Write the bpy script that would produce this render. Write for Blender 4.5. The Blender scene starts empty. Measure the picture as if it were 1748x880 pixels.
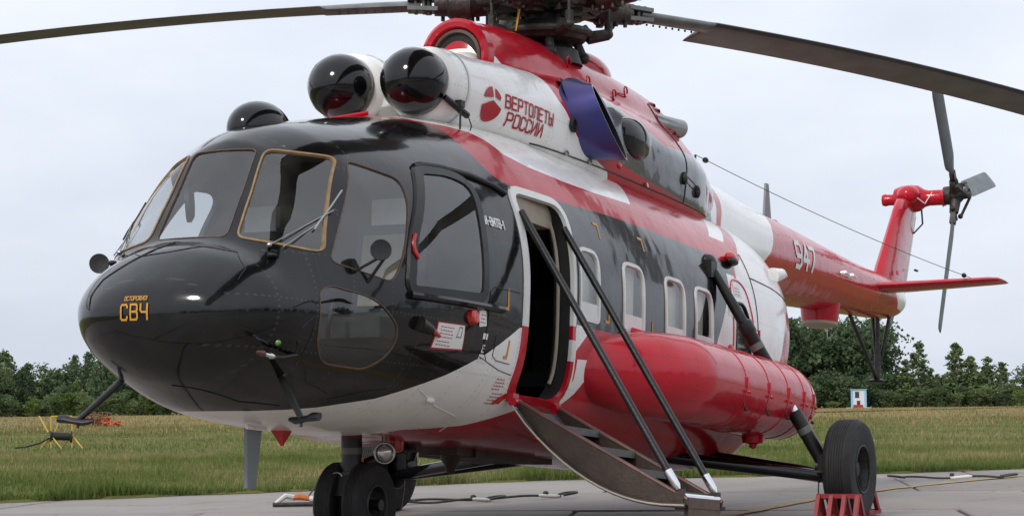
import bpy, bmesh, math, random
import numpy as np
from mathutils import Vector, Matrix

random.seed(11)
RNG = np.random.default_rng(11)
SC = bpy.context.scene
COL = SC.collection

# ------------------------------------------------------------------ camera
CAM_POS = Vector((-11.1131, -7.6565, 0.9871))
YAW, PITCH, ROLL = 0.4549, 0.05427, -0.01083
cd = bpy.data.cameras.new("camera")
cam = bpy.data.objects.new("camera", cd)
COL.objects.link(cam)
fw = Vector((math.cos(YAW) * math.cos(PITCH), math.sin(YAW) * math.cos(PITCH), math.sin(PITCH)))
rt = Vector((math.sin(YAW), -math.cos(YAW), 0))
up = rt.cross(fw)
cr, sr = math.cos(ROLL), math.sin(ROLL)
r2, u2 = rt * cr + up * sr, up * cr - rt * sr
mw = Matrix((r2, u2, -fw)).transposed().to_4x4()
mw.translation = CAM_POS
cam.matrix_world = mw
cd.sensor_fit = 'HORIZONTAL'
cd.sensor_width = 36.0
cd.lens = 36.0 * 3609.23 / 1748.0
cd.shift_y = 55.08 / 1748.0
cd.clip_start, cd.clip_end = 0.1, 6000
SC.camera = cam

# ------------------------------------------------------------------ sky, sun, exposure
SUN_DIR = Vector((-0.74, 0.06, 0.57)).normalized()
SUN_EL = math.asin(SUN_DIR.z)
world = bpy.data.worlds.new("World")
SC.world = world
world.use_nodes = True
wn, wl = world.node_tree.nodes, world.node_tree.links
wn.clear()
wo = wn.new('ShaderNodeOutputWorld')
bg = wn.new('ShaderNodeBackground')
bg.inputs['Strength'].default_value = 0.1
sky = wn.new('ShaderNodeTexSky')
sky.sky_type = 'NISHITA'
sky.sun_disc = False
sky.sun_elevation = SUN_EL
sky.sun_rotation = math.atan2(SUN_DIR.x, SUN_DIR.y)
sky.air_density, sky.dust_density = 1.0, 2.0
tc = wn.new('ShaderNodeTexCoord')
sep = wn.new('ShaderNodeSeparateXYZ')
wl.new(tc.outputs['Generated'], sep.inputs[0])
# thin overcast layer: brighter overhead, slightly bluer and darker near the horizon, broken by soft cloud noise
mp = wn.new('ShaderNodeMapping')
mp.inputs['Scale'].default_value = (1.0, 1.0, 2.6)
wl.new(tc.outputs['Generated'], mp.inputs[0])
nz = wn.new('ShaderNodeTexNoise')
nz.inputs['Scale'].default_value = 3.1
nz.inputs['Detail'].default_value = 5.0
nz.inputs['Roughness'].default_value = 0.55
wl.new(mp.outputs[0], nz.inputs['Vector'])
el = wn.new('ShaderNodeMath'); el.operation = 'MULTIPLY_ADD'
el.inputs[1].default_value = 2.2; el.inputs[2].default_value = 0.06
wl.new(sep.outputs['Z'], el.inputs[0])
nm = wn.new('ShaderNodeMath'); nm.operation = 'MULTIPLY_ADD'
nm.inputs[1].default_value = 1.15; nm.inputs[2].default_value = -0.52
wl.new(nz.outputs['Fac'], nm.inputs[0])
ad = wn.new('ShaderNodeMath'); ad.operation = 'ADD'
wl.new(el.outputs[0], ad.inputs[0]); wl.new(nm.outputs[0], ad.inputs[1])
ramp = wn.new('ShaderNodeValToRGB')
ramp.color_ramp.elements[0].position = 0.0
ramp.color_ramp.elements[0].color = (5.5, 6.0, 7.05, 1)
ramp.color_ramp.elements[1].position = 0.75
ramp.color_ramp.elements[1].color = (9.2, 9.65, 10.5, 1)
wl.new(ad.outputs[0], ramp.inputs[0])
mx = wn.new('ShaderNodeMix'); mx.data_type = 'RGBA'
mx.inputs['Factor'].default_value = 0.93
wl.new(sky.outputs[0], mx.inputs['A'])
wl.new(ramp.outputs[0], mx.inputs['B'])
wl.new(mx.outputs['Result'], bg.inputs['Color'])
wl.new(bg.outputs[0], wo.inputs['Surface'])

sd = bpy.data.lights.new("sun", 'SUN')
sd.energy, sd.angle, sd.color = 1.5, math.radians(10), (1.0, 0.95, 0.88)
sun = bpy.data.objects.new("sun", sd)
COL.objects.link(sun)
sun.location = (0, 0, 30)
sun.rotation_euler = SUN_DIR.to_track_quat('Z', 'Y').to_euler()

SC.view_settings.view_transform = 'Standard'
SC.view_settings.look = 'None'
SC.view_settings.exposure = 0.18
SC.view_settings.gamma = 1.0
SC.cycles.use_denoising = True
SC.cycles.max_bounces = 8
SC.cycles.transparent_max_bounces = 12
SC.cycles.caustics_reflective = False
SC.cycles.caustics_refractive = False

# ------------------------------------------------------------------ helpers: interpolation and lofted bodies
def pchip(xs, ys):
    xs = np.asarray(xs, float); ys = np.asarray(ys, float); h = np.diff(xs); d = np.diff(ys) / h
    m = np.zeros(len(xs))
    for i in range(1, len(xs) - 1):
        if d[i - 1] * d[i] > 0:
            w1 = 2 * h[i] + h[i - 1]; w2 = h[i] + 2 * h[i - 1]
            m[i] = (w1 + w2) / (w1 / d[i - 1] + w2 / d[i])
    m[0] = d[0]; m[-1] = d[-1]
    def f(x):
        x = np.clip(x, xs[0], xs[-1]); i = np.clip(np.searchsorted(xs, x, side='right') - 1, 0, len(xs) - 2)
        t = (x - xs[i]) / h[i]
        return (2*t**3 - 3*t**2 + 1) * ys[i] + (t**3 - 2*t**2 + t) * h[i] * m[i] + (-2*t**3 + 3*t**2) * ys[i+1] + (t**3 - t**2) * h[i] * m[i+1]
    return f

class Loft:
    """body along x: rows of x, half width, top z, mid z, bottom z, top exponent, bottom exponent [, centre y]"""
    def __init__(s, T):
        T = np.asarray(T, float); x = T[:, 0]; s.x0, s.x1 = x[0], x[-1]
        s.w = pchip(x, T[:, 1]**2); s.t = pchip(x, (T[:, 2] - T[:, 3])**2); s.m = pchip(x, T[:, 3]); s.b = pchip(x, (T[:, 3] - T[:, 4])**2)
        s.nt = pchip(x, T[:, 5]); s.nb = pchip(x, T[:, 6])
        s.yc = pchip(x, T[:, 7]) if T.shape[1] > 7 else (lambda q: q * 0)
    def par(s, x):
        e = 1e-9
        return np.sqrt(np.maximum(s.w(x), e)), np.sqrt(np.maximum(s.t(x), e)), s.m(x), np.sqrt(np.maximum(s.b(x), e)), s.nt(x), s.nb(x)
    def F(s, P):
        P = np.atleast_2d(P); x, y, z = P.T
        y = y - s.yc(x)
        w, t, m, b, nt, nb = s.par(x)
        u = z >= m; h = np.where(u, t, b); n = np.where(u, nt, nb)
        q = (np.abs(y / w)**n + np.abs((z - m) / h)**n)**(1 / n)
        return np.sqrt(y*y + (z - m)**2 + 1e-12) * (1 - 1 / np.maximum(q, 1e-6))
    def ring(s, x, th):
        w, t, m, b, nt, nb = s.par(np.array([x]))
        c, sn = np.cos(th), np.sin(th)
        n = np.where(sn >= 0, nt[0], nb[0]); h = np.where(sn >= 0, t[0], b[0])
        return np.stack([np.full_like(th, x), s.yc(np.array([x]))[0] + w[0]*np.sign(c)*np.abs(c)**(2/n), m[0] + h*np.sign(sn)*np.abs(sn)**(2/n)], 1)
    def shell(s, xs, nth=96):
        th = np.linspace(0, 2*np.pi, nth, endpoint=False)
        V = np.concatenate([s.ring(x, th) for x in xs]); Fc = []
        for i in range(len(xs) - 1):
            for j in range(nth):
                k = (j + 1) % nth
                Fc.append((i*nth + j, (i+1)*nth + j, (i+1)*nth + k, i*nth + k))
        for i in (0, len(xs) - 1): Fc.append(tuple(range(i*nth, i*nth + nth)))
        return V, Fc

FUS = Loft([[-0.56,0.02,1.26,1.24,1.22,2.0,2.0],[-0.48,0.44,1.436,1.24,1.012,2.0,2.0],[-0.28,0.69,1.634,1.26,0.84,2.0,2.0],
 [-0.09,0.79,1.752,1.27,0.757,1.876,2.0],[0.1,0.84,2.089,1.28,0.684,1.76,2.0],[0.32,0.907,2.45,1.31,0.631,1.80,2.0],
 [0.65,1.03,2.61,1.37,0.608,2.1,2.0],[1.2,1.154,2.75,1.47,0.598,2.15,2.25],[2.0,1.23,2.93,1.6,0.605,2.15,2.9],
 [2.6,1.26,3.03,1.66,0.60,2.2,3.8],[3.4,1.25,3.09,1.74,0.60,2.25,3.8],[7.0,1.25,3.10,1.78,0.60,2.25,3.8],
 [7.6,1.22,3.10,1.82,0.70,2.25,3.0],[8.2,1.13,3.08,1.88,0.92,2.2,2.5],[8.8,.955,3.05,2.0,1.25,2.1,2.1],
 [9.3,.74,3.03,2.2,1.62,2.1,2.1],[9.7,.5,3.0,2.45,1.98,2.1,2.0],[9.95,.25,2.9,2.62,2.35,2,2],[10.0,.02,2.72,2.70,2.68,2,2]])
BOOM = Loft([[6.9,.68,3.50,2.88,2.2,2,2],[8.0,.621,3.556,2.935,2.314,2,2],[9.5,.524,3.519,2.995,2.471,2,2],[10.9,.446,3.505,3.059,2.613,2,2],
 [13.5,.333,3.462,3.129,2.796,2,2],[15.2,.265,3.46,3.19,2.925,2,2],[15.65,.215,3.42,3.20,3.0,2,2],[15.86,.03,3.26,3.23,3.2,2,2]])

CX = [2.36,2.5,2.8,3.2,3.40,3.47,3.56,4.0,4.6,5.2,6.0,6.7,7.0,7.3,7.55,7.8]
CT = dict(yc=[.31,.31,.315,.33,.335,.335,.34,.35,.36,.36,.34,.32,.30,.27,.24,.2],
 zc=[3.22,3.22,3.23,3.24,3.25,3.25,3.25,3.27,3.29,3.3,3.3,3.3,3.29,3.26,3.2,3.15],
 rn=[.285,.30,.31,.34,.355,.36,.365,.385,.405,.415,.415,.40,.38,.34,.31,.28],
 hb=[.30,.36,.52,.68,.70,.71,.72,.745,.765,.77,.77,.755,.73,.66,.60,.52],
 ht=[.05,.08,.14,.22,.24,.25,.26,.3,.34,.36,.36,.36,.35,.32,.28,.22],
 hw=[.02,.02,.03,.05,.10,.265,.285,.33,.41,.48,.54,.55,.53,.48,.44,.40],
 tp=[3.2,3.25,3.3,3.36,3.62,3.93,3.99,4.08,4.12,4.125,4.125,4.10,4.02,3.82,3.58,3.4])
OZ = 3.15
class CowlShape:
    def __init__(s): s.p = {k: pchip(CX, v) for k, v in CT.items()}
    def r(s, x, c, sn):
        q = {k: f(x) for k, f in s.p.items()}
        def circ(y0):
            dz = q['zc'] - OZ; b = c*y0 + sn*dz; disc = q['rn']**2 - (y0*y0 + dz*dz - b*b)
            return np.maximum(np.where(disc > 0, b + np.sqrt(np.maximum(disc, 0)), 0), .01)
        base = ((np.abs(c)/q['hb'])**4 + (np.abs(sn)/q['ht'])**4)**-.25
        h0 = 3.40 - OZ; a = q['hw']; B = np.maximum(q['tp'] - 3.40, .02)
        A_ = (c/a)**2 + (sn/B)**2; b_ = -sn*h0/B**2; c_ = (h0/B)**2 - 1
        disc = b_*b_ - A_*c_
        hump = np.maximum(np.where(disc > 0, (-b_ + np.sqrt(np.maximum(disc, 0)))/A_, 0), .01)
        k = 16.
        return (circ(q['yc'])**k + circ(-q['yc'])**k + base**k + hump**k)**(1/k)
    def F(s, P):
        P = np.atleast_2d(P); x, y, z = P.T; d = z - OZ; rr = np.hypot(y, d) + 1e-9
        return rr - s.r(x, y/rr, d/rr)
    def shell(s, xs, nth=180):
        th = np.linspace(math.radians(-40), math.radians(220), nth); V = []
        for x in xs:
            r = s.r(np.full_like(th, x), np.cos(th), np.sin(th))
            V.append(np.stack([np.full_like(th, x), r*np.cos(th), OZ + r*np.sin(th)], 1))
        Fc = []
        for i in range(len(xs) - 1):
            for j in range(nth - 1):
                Fc.append((i*nth + j, (i+1)*nth + j, (i+1)*nth + j + 1, i*nth + j + 1))
        for i in (0, len(xs) - 1): Fc.append(tuple(range(i*nth, i*nth + nth)))
        return np.concatenate(V), Fc
COWL = CowlShape()

def grad(L, P):
    P = np.atleast_2d(P).astype(float); e = 2e-3; G = []
    for k in range(3):
        d = np.zeros(3); d[k] = e
        G.append(L.F(P + d) - L.F(P - d))
    G = np.stack(G, 1)
    return G / (np.linalg.norm(G, axis=1, keepdims=True) + 1e-12)

def drape(L, pts, ax='y', side=-1, lift=0.0):
    """project 2D points onto a body: ax 'y' takes (x, z) from one side, ax 'x' takes (y, z) from the front"""
    pts = np.asarray(pts, float); n = len(pts)
    if ax == 'y':
        lo = np.full(n, 0.0); hi = np.full(n, 2.6)
        mk = lambda t: np.stack([pts[:, 0], side*t, pts[:, 1]], 1)
    else:
        hi = np.full(n, -0.62); lo = np.full(n, 1.4)
        mk = lambda t: np.stack([t, pts[:, 0], pts[:, 1]], 1)
    for _ in range(20):
        mid = (lo + hi)/2; ins = L.F(mk(mid)) < 0
        lo = np.where(ins, mid, lo); hi = np.where(ins, hi, mid)
    P = mk((lo + hi)/2)
    if ax == 'x': P[:, 0] = np.maximum(P[:, 0], -.56)
    if not lift: return P
    G = grad(L, P)
    if ax == 'x': G = np.where((P[:, :1] < -.45), np.array([[-1., 0, 0]]), G)
    return P + G*lift

# ------------------------------------------------------------------ helpers: materials
MATS = {}
def _nodes(name):
    m = bpy.data.materials.new(name); m.use_nodes = True
    t = m.node_tree; b = t.nodes['Principled BSDF']; MATS[name] = m
    return m, t.nodes, t.links, b
def math_n(N, Lk, op, a, b=None, c=None):
    n = N.new('ShaderNodeMath'); n.operation = op
    for i, v in enumerate((a, b, c)):
        if v is None: continue
        if isinstance(v, (int, float)): n.inputs[i].default_value = v
        else: Lk.new(v, n.inputs[i])
    return n.outputs[0]
def mat(name, col, rough=.5, metal=0., coat=0., var=.12, vscale=6., bump=0., bscale=40., rvar=.1, col2=None, emit=None, spec=.5):
    m, N, Lk, b = _nodes(name)
    tcn = N.new('ShaderNodeTexCoord')
    no = N.new('ShaderNodeTexNoise'); no.inputs['Scale'].default_value = vscale; no.inputs['Detail'].default_value = 6
    Lk.new(tcn.outputs['Object'], no.inputs['Vector'])
    mxn = N.new('ShaderNodeMix'); mxn.data_type = 'RGBA'
    c2 = col2 or tuple(max(0, c*(1 - 2*var)) for c in col)
    c1 = col if col2 else tuple(min(1, c*(1 + var)) for c in col)
    mxn.inputs['A'].default_value = (*c1, 1); mxn.inputs['B'].default_value = (*c2, 1)
    Lk.new(no.outputs['Fac'], mxn.inputs['Factor'])
    Lk.new(mxn.outputs['Result'], b.inputs['Base Color'])
    r = math_n(N, Lk, 'MULTIPLY_ADD', no.outputs['Fac'], 2*rvar, rough - rvar)
    Lk.new(r, b.inputs['Roughness'])
    b.inputs['Metallic'].default_value = metal
    b.inputs['Specular IOR Level'].default_value = spec
    b.inputs['Coat Weight'].default_value = coat; b.inputs['Coat Roughness'].default_value = .05
    if bump:
        n2 = N.new('ShaderNodeTexNoise'); n2.inputs['Scale'].default_value = bscale; n2.inputs['Detail'].default_value = 4
        Lk.new(tcn.outputs['Object'], n2.inputs['Vector'])
        bp = N.new('ShaderNodeBump'); bp.inputs['Strength'].default_value = bump; bp.inputs['Distance'].default_value = .02
        Lk.new(n2.outputs['Fac'], bp.inputs['Height']); Lk.new(bp.outputs[0], b.inputs['Normal'])
    if emit:
        b.inputs['Emission Color'].default_value = (*emit, 1); b.inputs['Emission Strength'].default_value = 1
    return m

def paint(name, col, dirt=(.18, .16, .13), dirt_amt=.35, rough=.16, coat=.8, spec=.22, rip_amt=.016, riv=.6):
    """gloss aircraft paint: skin ripple, rivet rows along frames and stringers, panel seams, streaky dirt"""
    m, N, Lk, b = _nodes(name)
    tcn = N.new('ShaderNodeTexCoord'); sp = N.new('ShaderNodeSeparateXYZ'); Lk.new(tcn.outputs['Object'], sp.inputs[0])
    X, Y, Z = sp.outputs
    def near(v, per, off=0.):       # distance to the nearest multiple
        a = math_n(N, Lk, 'MULTIPLY_ADD', v, 1/per, off)
        f = math_n(N, Lk, 'FRACT', a)
        g = math_n(N, Lk, 'SUBTRACT', f, .5)
        g = math_n(N, Lk, 'ABSOLUTE', g)
        return math_n(N, Lk, 'MULTIPLY', g, per)
    def dots(rowd, dotd, rad):
        p = math_n(N, Lk, 'ADD', math_n(N, Lk, 'MULTIPLY', rowd, rowd), math_n(N, Lk, 'MULTIPLY', dotd, dotd))
        s = math_n(N, Lk, 'SQRT', p)
        return math_n(N, Lk, 'LESS_THAN', s, rad)
    d1 = dots(near(X, .293, .12), near(Z, .036), .0085)
    d2 = dots(near(Z, .31, .2), near(X, .036), .0085)
    gn = N.new('ShaderNodeNewGeometry'); gs = N.new('ShaderNodeSeparateXYZ'); Lk.new(gn.outputs['Normal'], gs.inputs[0])
    okx = math_n(N, Lk, 'LESS_THAN', math_n(N, Lk, 'ABSOLUTE', gs.outputs[0]), .78); okz = math_n(N, Lk, 'LESS_THAN', math_n(N, Lk, 'ABSOLUTE', gs.outputs[2]), .72)
    d1 = math_n(N, Lk, 'MULTIPLY', math_n(N, Lk, 'MULTIPLY', d1, okx), math_n(N, Lk, 'LESS_THAN', math_n(N, Lk, 'ABSOLUTE', gs.outputs[2]), .9)); d2 = math_n(N, Lk, 'MULTIPLY', math_n(N, Lk, 'MULTIPLY', d2, okx), okz)
    dt = math_n(N, Lk, 'MAXIMUM', d1, d2)
    seam = math_n(N, Lk, 'MULTIPLY', math_n(N, Lk, 'LESS_THAN', near(X, .879, .31), .0022), okx)
    fine = math_n(N, Lk, 'MAXIMUM', math_n(N, Lk, 'MULTIPLY', dt, riv), math_n(N, Lk, 'MULTIPLY', seam, .55))
    no = N.new('ShaderNodeTexNoise'); no.inputs['Scale'].default_value = 2.2; no.inputs['Detail'].default_value = 8; no.inputs['Roughness'].default_value = .65
    mpn = N.new('ShaderNodeMapping'); mpn.inputs['Scale'].default_value = (1.6, 1.6, .7)
    Lk.new(tcn.outputs['Object'], mpn.inputs[0]); Lk.new(mpn.outputs[0], no.inputs['Vector'])
    dm = N.new('ShaderNodeMapRange'); dm.inputs[1].default_value = .5; dm.inputs[2].default_value = .85
    dm.inputs[3].default_value = 0; dm.inputs[4].default_value = dirt_amt
    Lk.new(no.outputs['Fac'], dm.inputs[0])
    tot = math_n(N, Lk, 'MAXIMUM', dm.outputs[0], fine)
    mxn = N.new('ShaderNodeMix'); mxn.data_type = 'RGBA'
    mxn.inputs['A'].default_value = (*col, 1); mxn.inputs['B'].default_value = (*[.35*c + .4*d for c, d in zip(col, dirt)], 1)
    Lk.new(tot, mxn.inputs['Factor']); Lk.new(mxn.outputs['Result'], b.inputs['Base Color'])
    Lk.new(math_n(N, Lk, 'MULTIPLY_ADD', dm.outputs[0], .35, rough), b.inputs['Roughness'])
    b.inputs['Coat Weight'].default_value = coat; b.inputs['Coat Roughness'].default_value = .045; b.inputs['Specular IOR Level'].default_value = spec
    rip = N.new('ShaderNodeTexNoise'); rip.inputs['Scale'].default_value = 2.6; rip.inputs['Detail'].default_value = 2
    Lk.new(tcn.outputs['Object'], rip.inputs['Vector'])
    drop = N.new('ShaderNodeTexNoise'); drop.inputs['Scale'].default_value = 55; drop.inputs['Detail'].default_value = 2
    Lk.new(tcn.outputs['Object'], drop.inputs['Vector'])
    h = math_n(N, Lk, 'MULTIPLY_ADD', rip.outputs['Fac'], rip_amt, math_n(N, Lk, 'MULTIPLY', drop.outputs['Fac'], .00025))
    h = math_n(N, Lk, 'SUBTRACT', h, math_n(N, Lk, 'MULTIPLY', fine, .0012))
    bp = N.new('ShaderNodeBump'); bp.inputs['Strength'].default_value = .55; bp.inputs['Distance'].default_value = 1.0
    Lk.new(h, bp.inputs['Height']); Lk.new(bp.outputs[0], b.inputs['Normal']); Lk.new(bp.outputs[0], b.inputs['Coat Normal'])
    return m

def glass(name, tint=(.55, .6, .62), fac=.9, rough=0.0, ior=1.8):
    m = bpy.data.materials.new(name); m.use_nodes = True; t = m.node_tree; N, Lk = t.nodes, t.links; N.clear(); MATS[name] = m
    out = N.new('ShaderNodeOutputMaterial'); tr = N.new('ShaderNodeBsdfTransparent'); tr.inputs[0].default_value = (*tint, 1)
    gl = N.new('ShaderNodeBsdfGlossy'); gl.inputs['Roughness'].default_value = rough + .02; gl.inputs['Color'].default_value = (fac, fac, fac, 1)
    lw = N.new('ShaderNodeLayerWeight'); lw.inputs[0].default_value = .5; f0 = ((ior-1)/(ior+1))**2
    p5 = math_n(N, Lk, 'POWER', lw.outputs['Facing'], 5.); fr = math_n(N, Lk, 'MULTIPLY_ADD', p5, 1-f0, f0)
    mxs = N.new('ShaderNodeMixShader'); Lk.new(fr, mxs.inputs[0]); Lk.new(tr.outputs[0], mxs.inputs[1]); Lk.new(gl.outputs[0], mxs.inputs[2])
    tcg = N.new('ShaderNodeTexCoord'); ng_ = N.new('ShaderNodeTexNoise'); ng_.inputs['Scale'].default_value = 3.5; ng_.inputs['Detail'].default_value = 7; Lk.new(tcg.outputs['Object'], ng_.inputs['Vector'])
    dr = N.new('ShaderNodeMapRange'); dr.inputs[1].default_value = .4; dr.inputs[2].default_value = .75; dr.inputs[3].default_value = .0; dr.inputs[4].default_value = .045; Lk.new(ng_.outputs['Fac'], dr.inputs[0])
    df_ = N.new('ShaderNodeBsdfDiffuse'); df_.inputs[0].default_value = (.55, .54, .5, 1); mx2 = N.new('ShaderNodeMixShader'); Lk.new(dr.outputs[0], mx2.inputs[0]); Lk.new(mxs.outputs[0], mx2.inputs[1]); Lk.new(df_.outputs[0], mx2.inputs[2])
    Lk.new(mx2.outputs[0], out.inputs[0])
    return m

paint('black_paint', (.004, .0043, .005), dirt=(.07, .068, .062), dirt_amt=.45, rough=.14, coat=.55, spec=.2, rip_amt=.012, riv=.9)
paint('red_paint', (.47, .008, .022), dirt=(.10, .05, .04), dirt_amt=.4, coat=.35, rough=.2, rip_amt=.018)
paint('white_paint', (.86, .85, .825), dirt=(.5, .46, .39), dirt_amt=.28, rough=.24, coat=.4, riv=.4)
paint('grey_paint', (.045, .05, .058), dirt=(.1, .1, .1), dirt_amt=.5, rough=.2, coat=.9)
mat('gloss_black', (.004, .004, .005), .12, coat=.45, var=.1, rvar=.03, spec=.25, bump=.03, bscale=6)
mat('satin_black', (.0065, .0065, .007), .4, var=.3, bump=.1)
mat('rubber', (.0095, .0095, .010), .72, var=.35, vscale=14, bump=.25, bscale=90)
mat('steel', (.42, .42, .41), .32, metal=1., var=.25)
mat('chrome', (.75, .76, .78), .12, metal=1., var=.1)
mat('rotor_metal', (.055, .052, .047), .5, metal=.35, var=.5, vscale=12, bump=.35, bscale=30)
mat('rotor_dark', (.03, .029, .028), .5, metal=.2, var=.5, vscale=9, bump=.3, bscale=30)
mat('grease', (.055, .042, .036), .4, metal=.2, var=.5, vscale=10, bump=.3)
mat('blade_grey', (.125, .122, .105), .5, var=.25, vscale=3, bump=.05)
mat('blade_edge', (.035, .03, .026), .45, var=.4, vscale=5)
mat('blade_steel', (.17, .18, .175), .42, metal=.3, var=.35, vscale=8)
mat('tail_blade', (.10, .12, .125), .4, var=.25, vscale=5)
mat('sign_white', (.78, .77, .75), .45, var=.05)
mat('sign_red', (.42, .012, .02), .4, var=.05)
mat('sign_yellow', (.62, .30, .025), .45, var=.1)
mat('red_plastic', (.5, .012, .012), .3, coat=.4, var=.15)
mat('signal_red', (.55, .02, .01), .25, coat=.5, var=.1)
mat('seal_gold', (.30, .19, .085), .45, var=.3, vscale=20)
mat('seal_tan', (.11, .065, .045), .6, var=.25, vscale=20)
mat('beige', (.42, .36, .28), .7, var=.15, vscale=8)
mat('curtain_and_sky_sheen', (.74, .71, .63), .9, var=.2, vscale=5, bump=.2, bscale=12)  # also the pale fill added for reflected sky in the other panes
mat('trim_white', (.72, .72, .69), .35, var=.1, coat=.3)
mat('cabin_dark', (.02, .019, .018), .8, var=.4)
mat('cabin_grey', (.10, .105, .11), .7, var=.25)
mat('seat_cloth', (.06, .07, .075), .85, var=.3)
mat('stair_brown', (.05, .028, .017), .5, var=.45, vscale=7, bump=.15)
mat('stair_edge', (.10, .032, .024), .5, var=.3)
mat('tread_grey', (.13, .13, .125), .5, metal=.3, var=.25)
mat('heat_blue', (.028, .045, .26), .32, metal=.6, var=.3, vscale=4, col2=(.10, .07, .13))
mat('soot_and_hole_shade', (.006, .0055, .005), .85, var=.4)  # soot at the exhausts; elsewhere a dark fill painting the shade of openings
mat('grey_antenna', (.20, .225, .24), .5, var=.1)
mat('green_lens', (.10, .25, .03), .15, coat=.8, var=.1)
mat('lamp_glass', (.55, .56, .52), .12, metal=.6, var=.3, vscale=30)
glass('windshield_glass', (.80, .83, .84), ior=2.1)
glass('cabin_glass', (.80, .83, .82), ior=2.2)
glass('dark_glass', (.66, .70, .69), ior=1.9)

# ------------------------------------------------------------------ helpers: meshes
def link(name, me, m=None, parent=None):
    o = bpy.data.objects.new(name, me); COL.objects.link(o)
    if m is not None and me is not None:
        for q in (m if isinstance(m, (list, tuple)) else [m]): me.materials.append(MATS[q] if isinstance(q, str) else q)
    if parent is not None: o.parent = parent
    return o
def empty(name, parent=None, loc=(0, 0, 0)):
    o = bpy.data.objects.new(name, None); COL.objects.link(o); o.location = loc; o.empty_display_size = .3
    if parent is not None: o.parent = parent
    return o
def tag(o, label, cat, group=None, kind=None):
    o['label'] = label
    if cat: o['category'] = cat
    if group: o['group'] = group
    if kind: o['kind'] = kind
    return o

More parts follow.
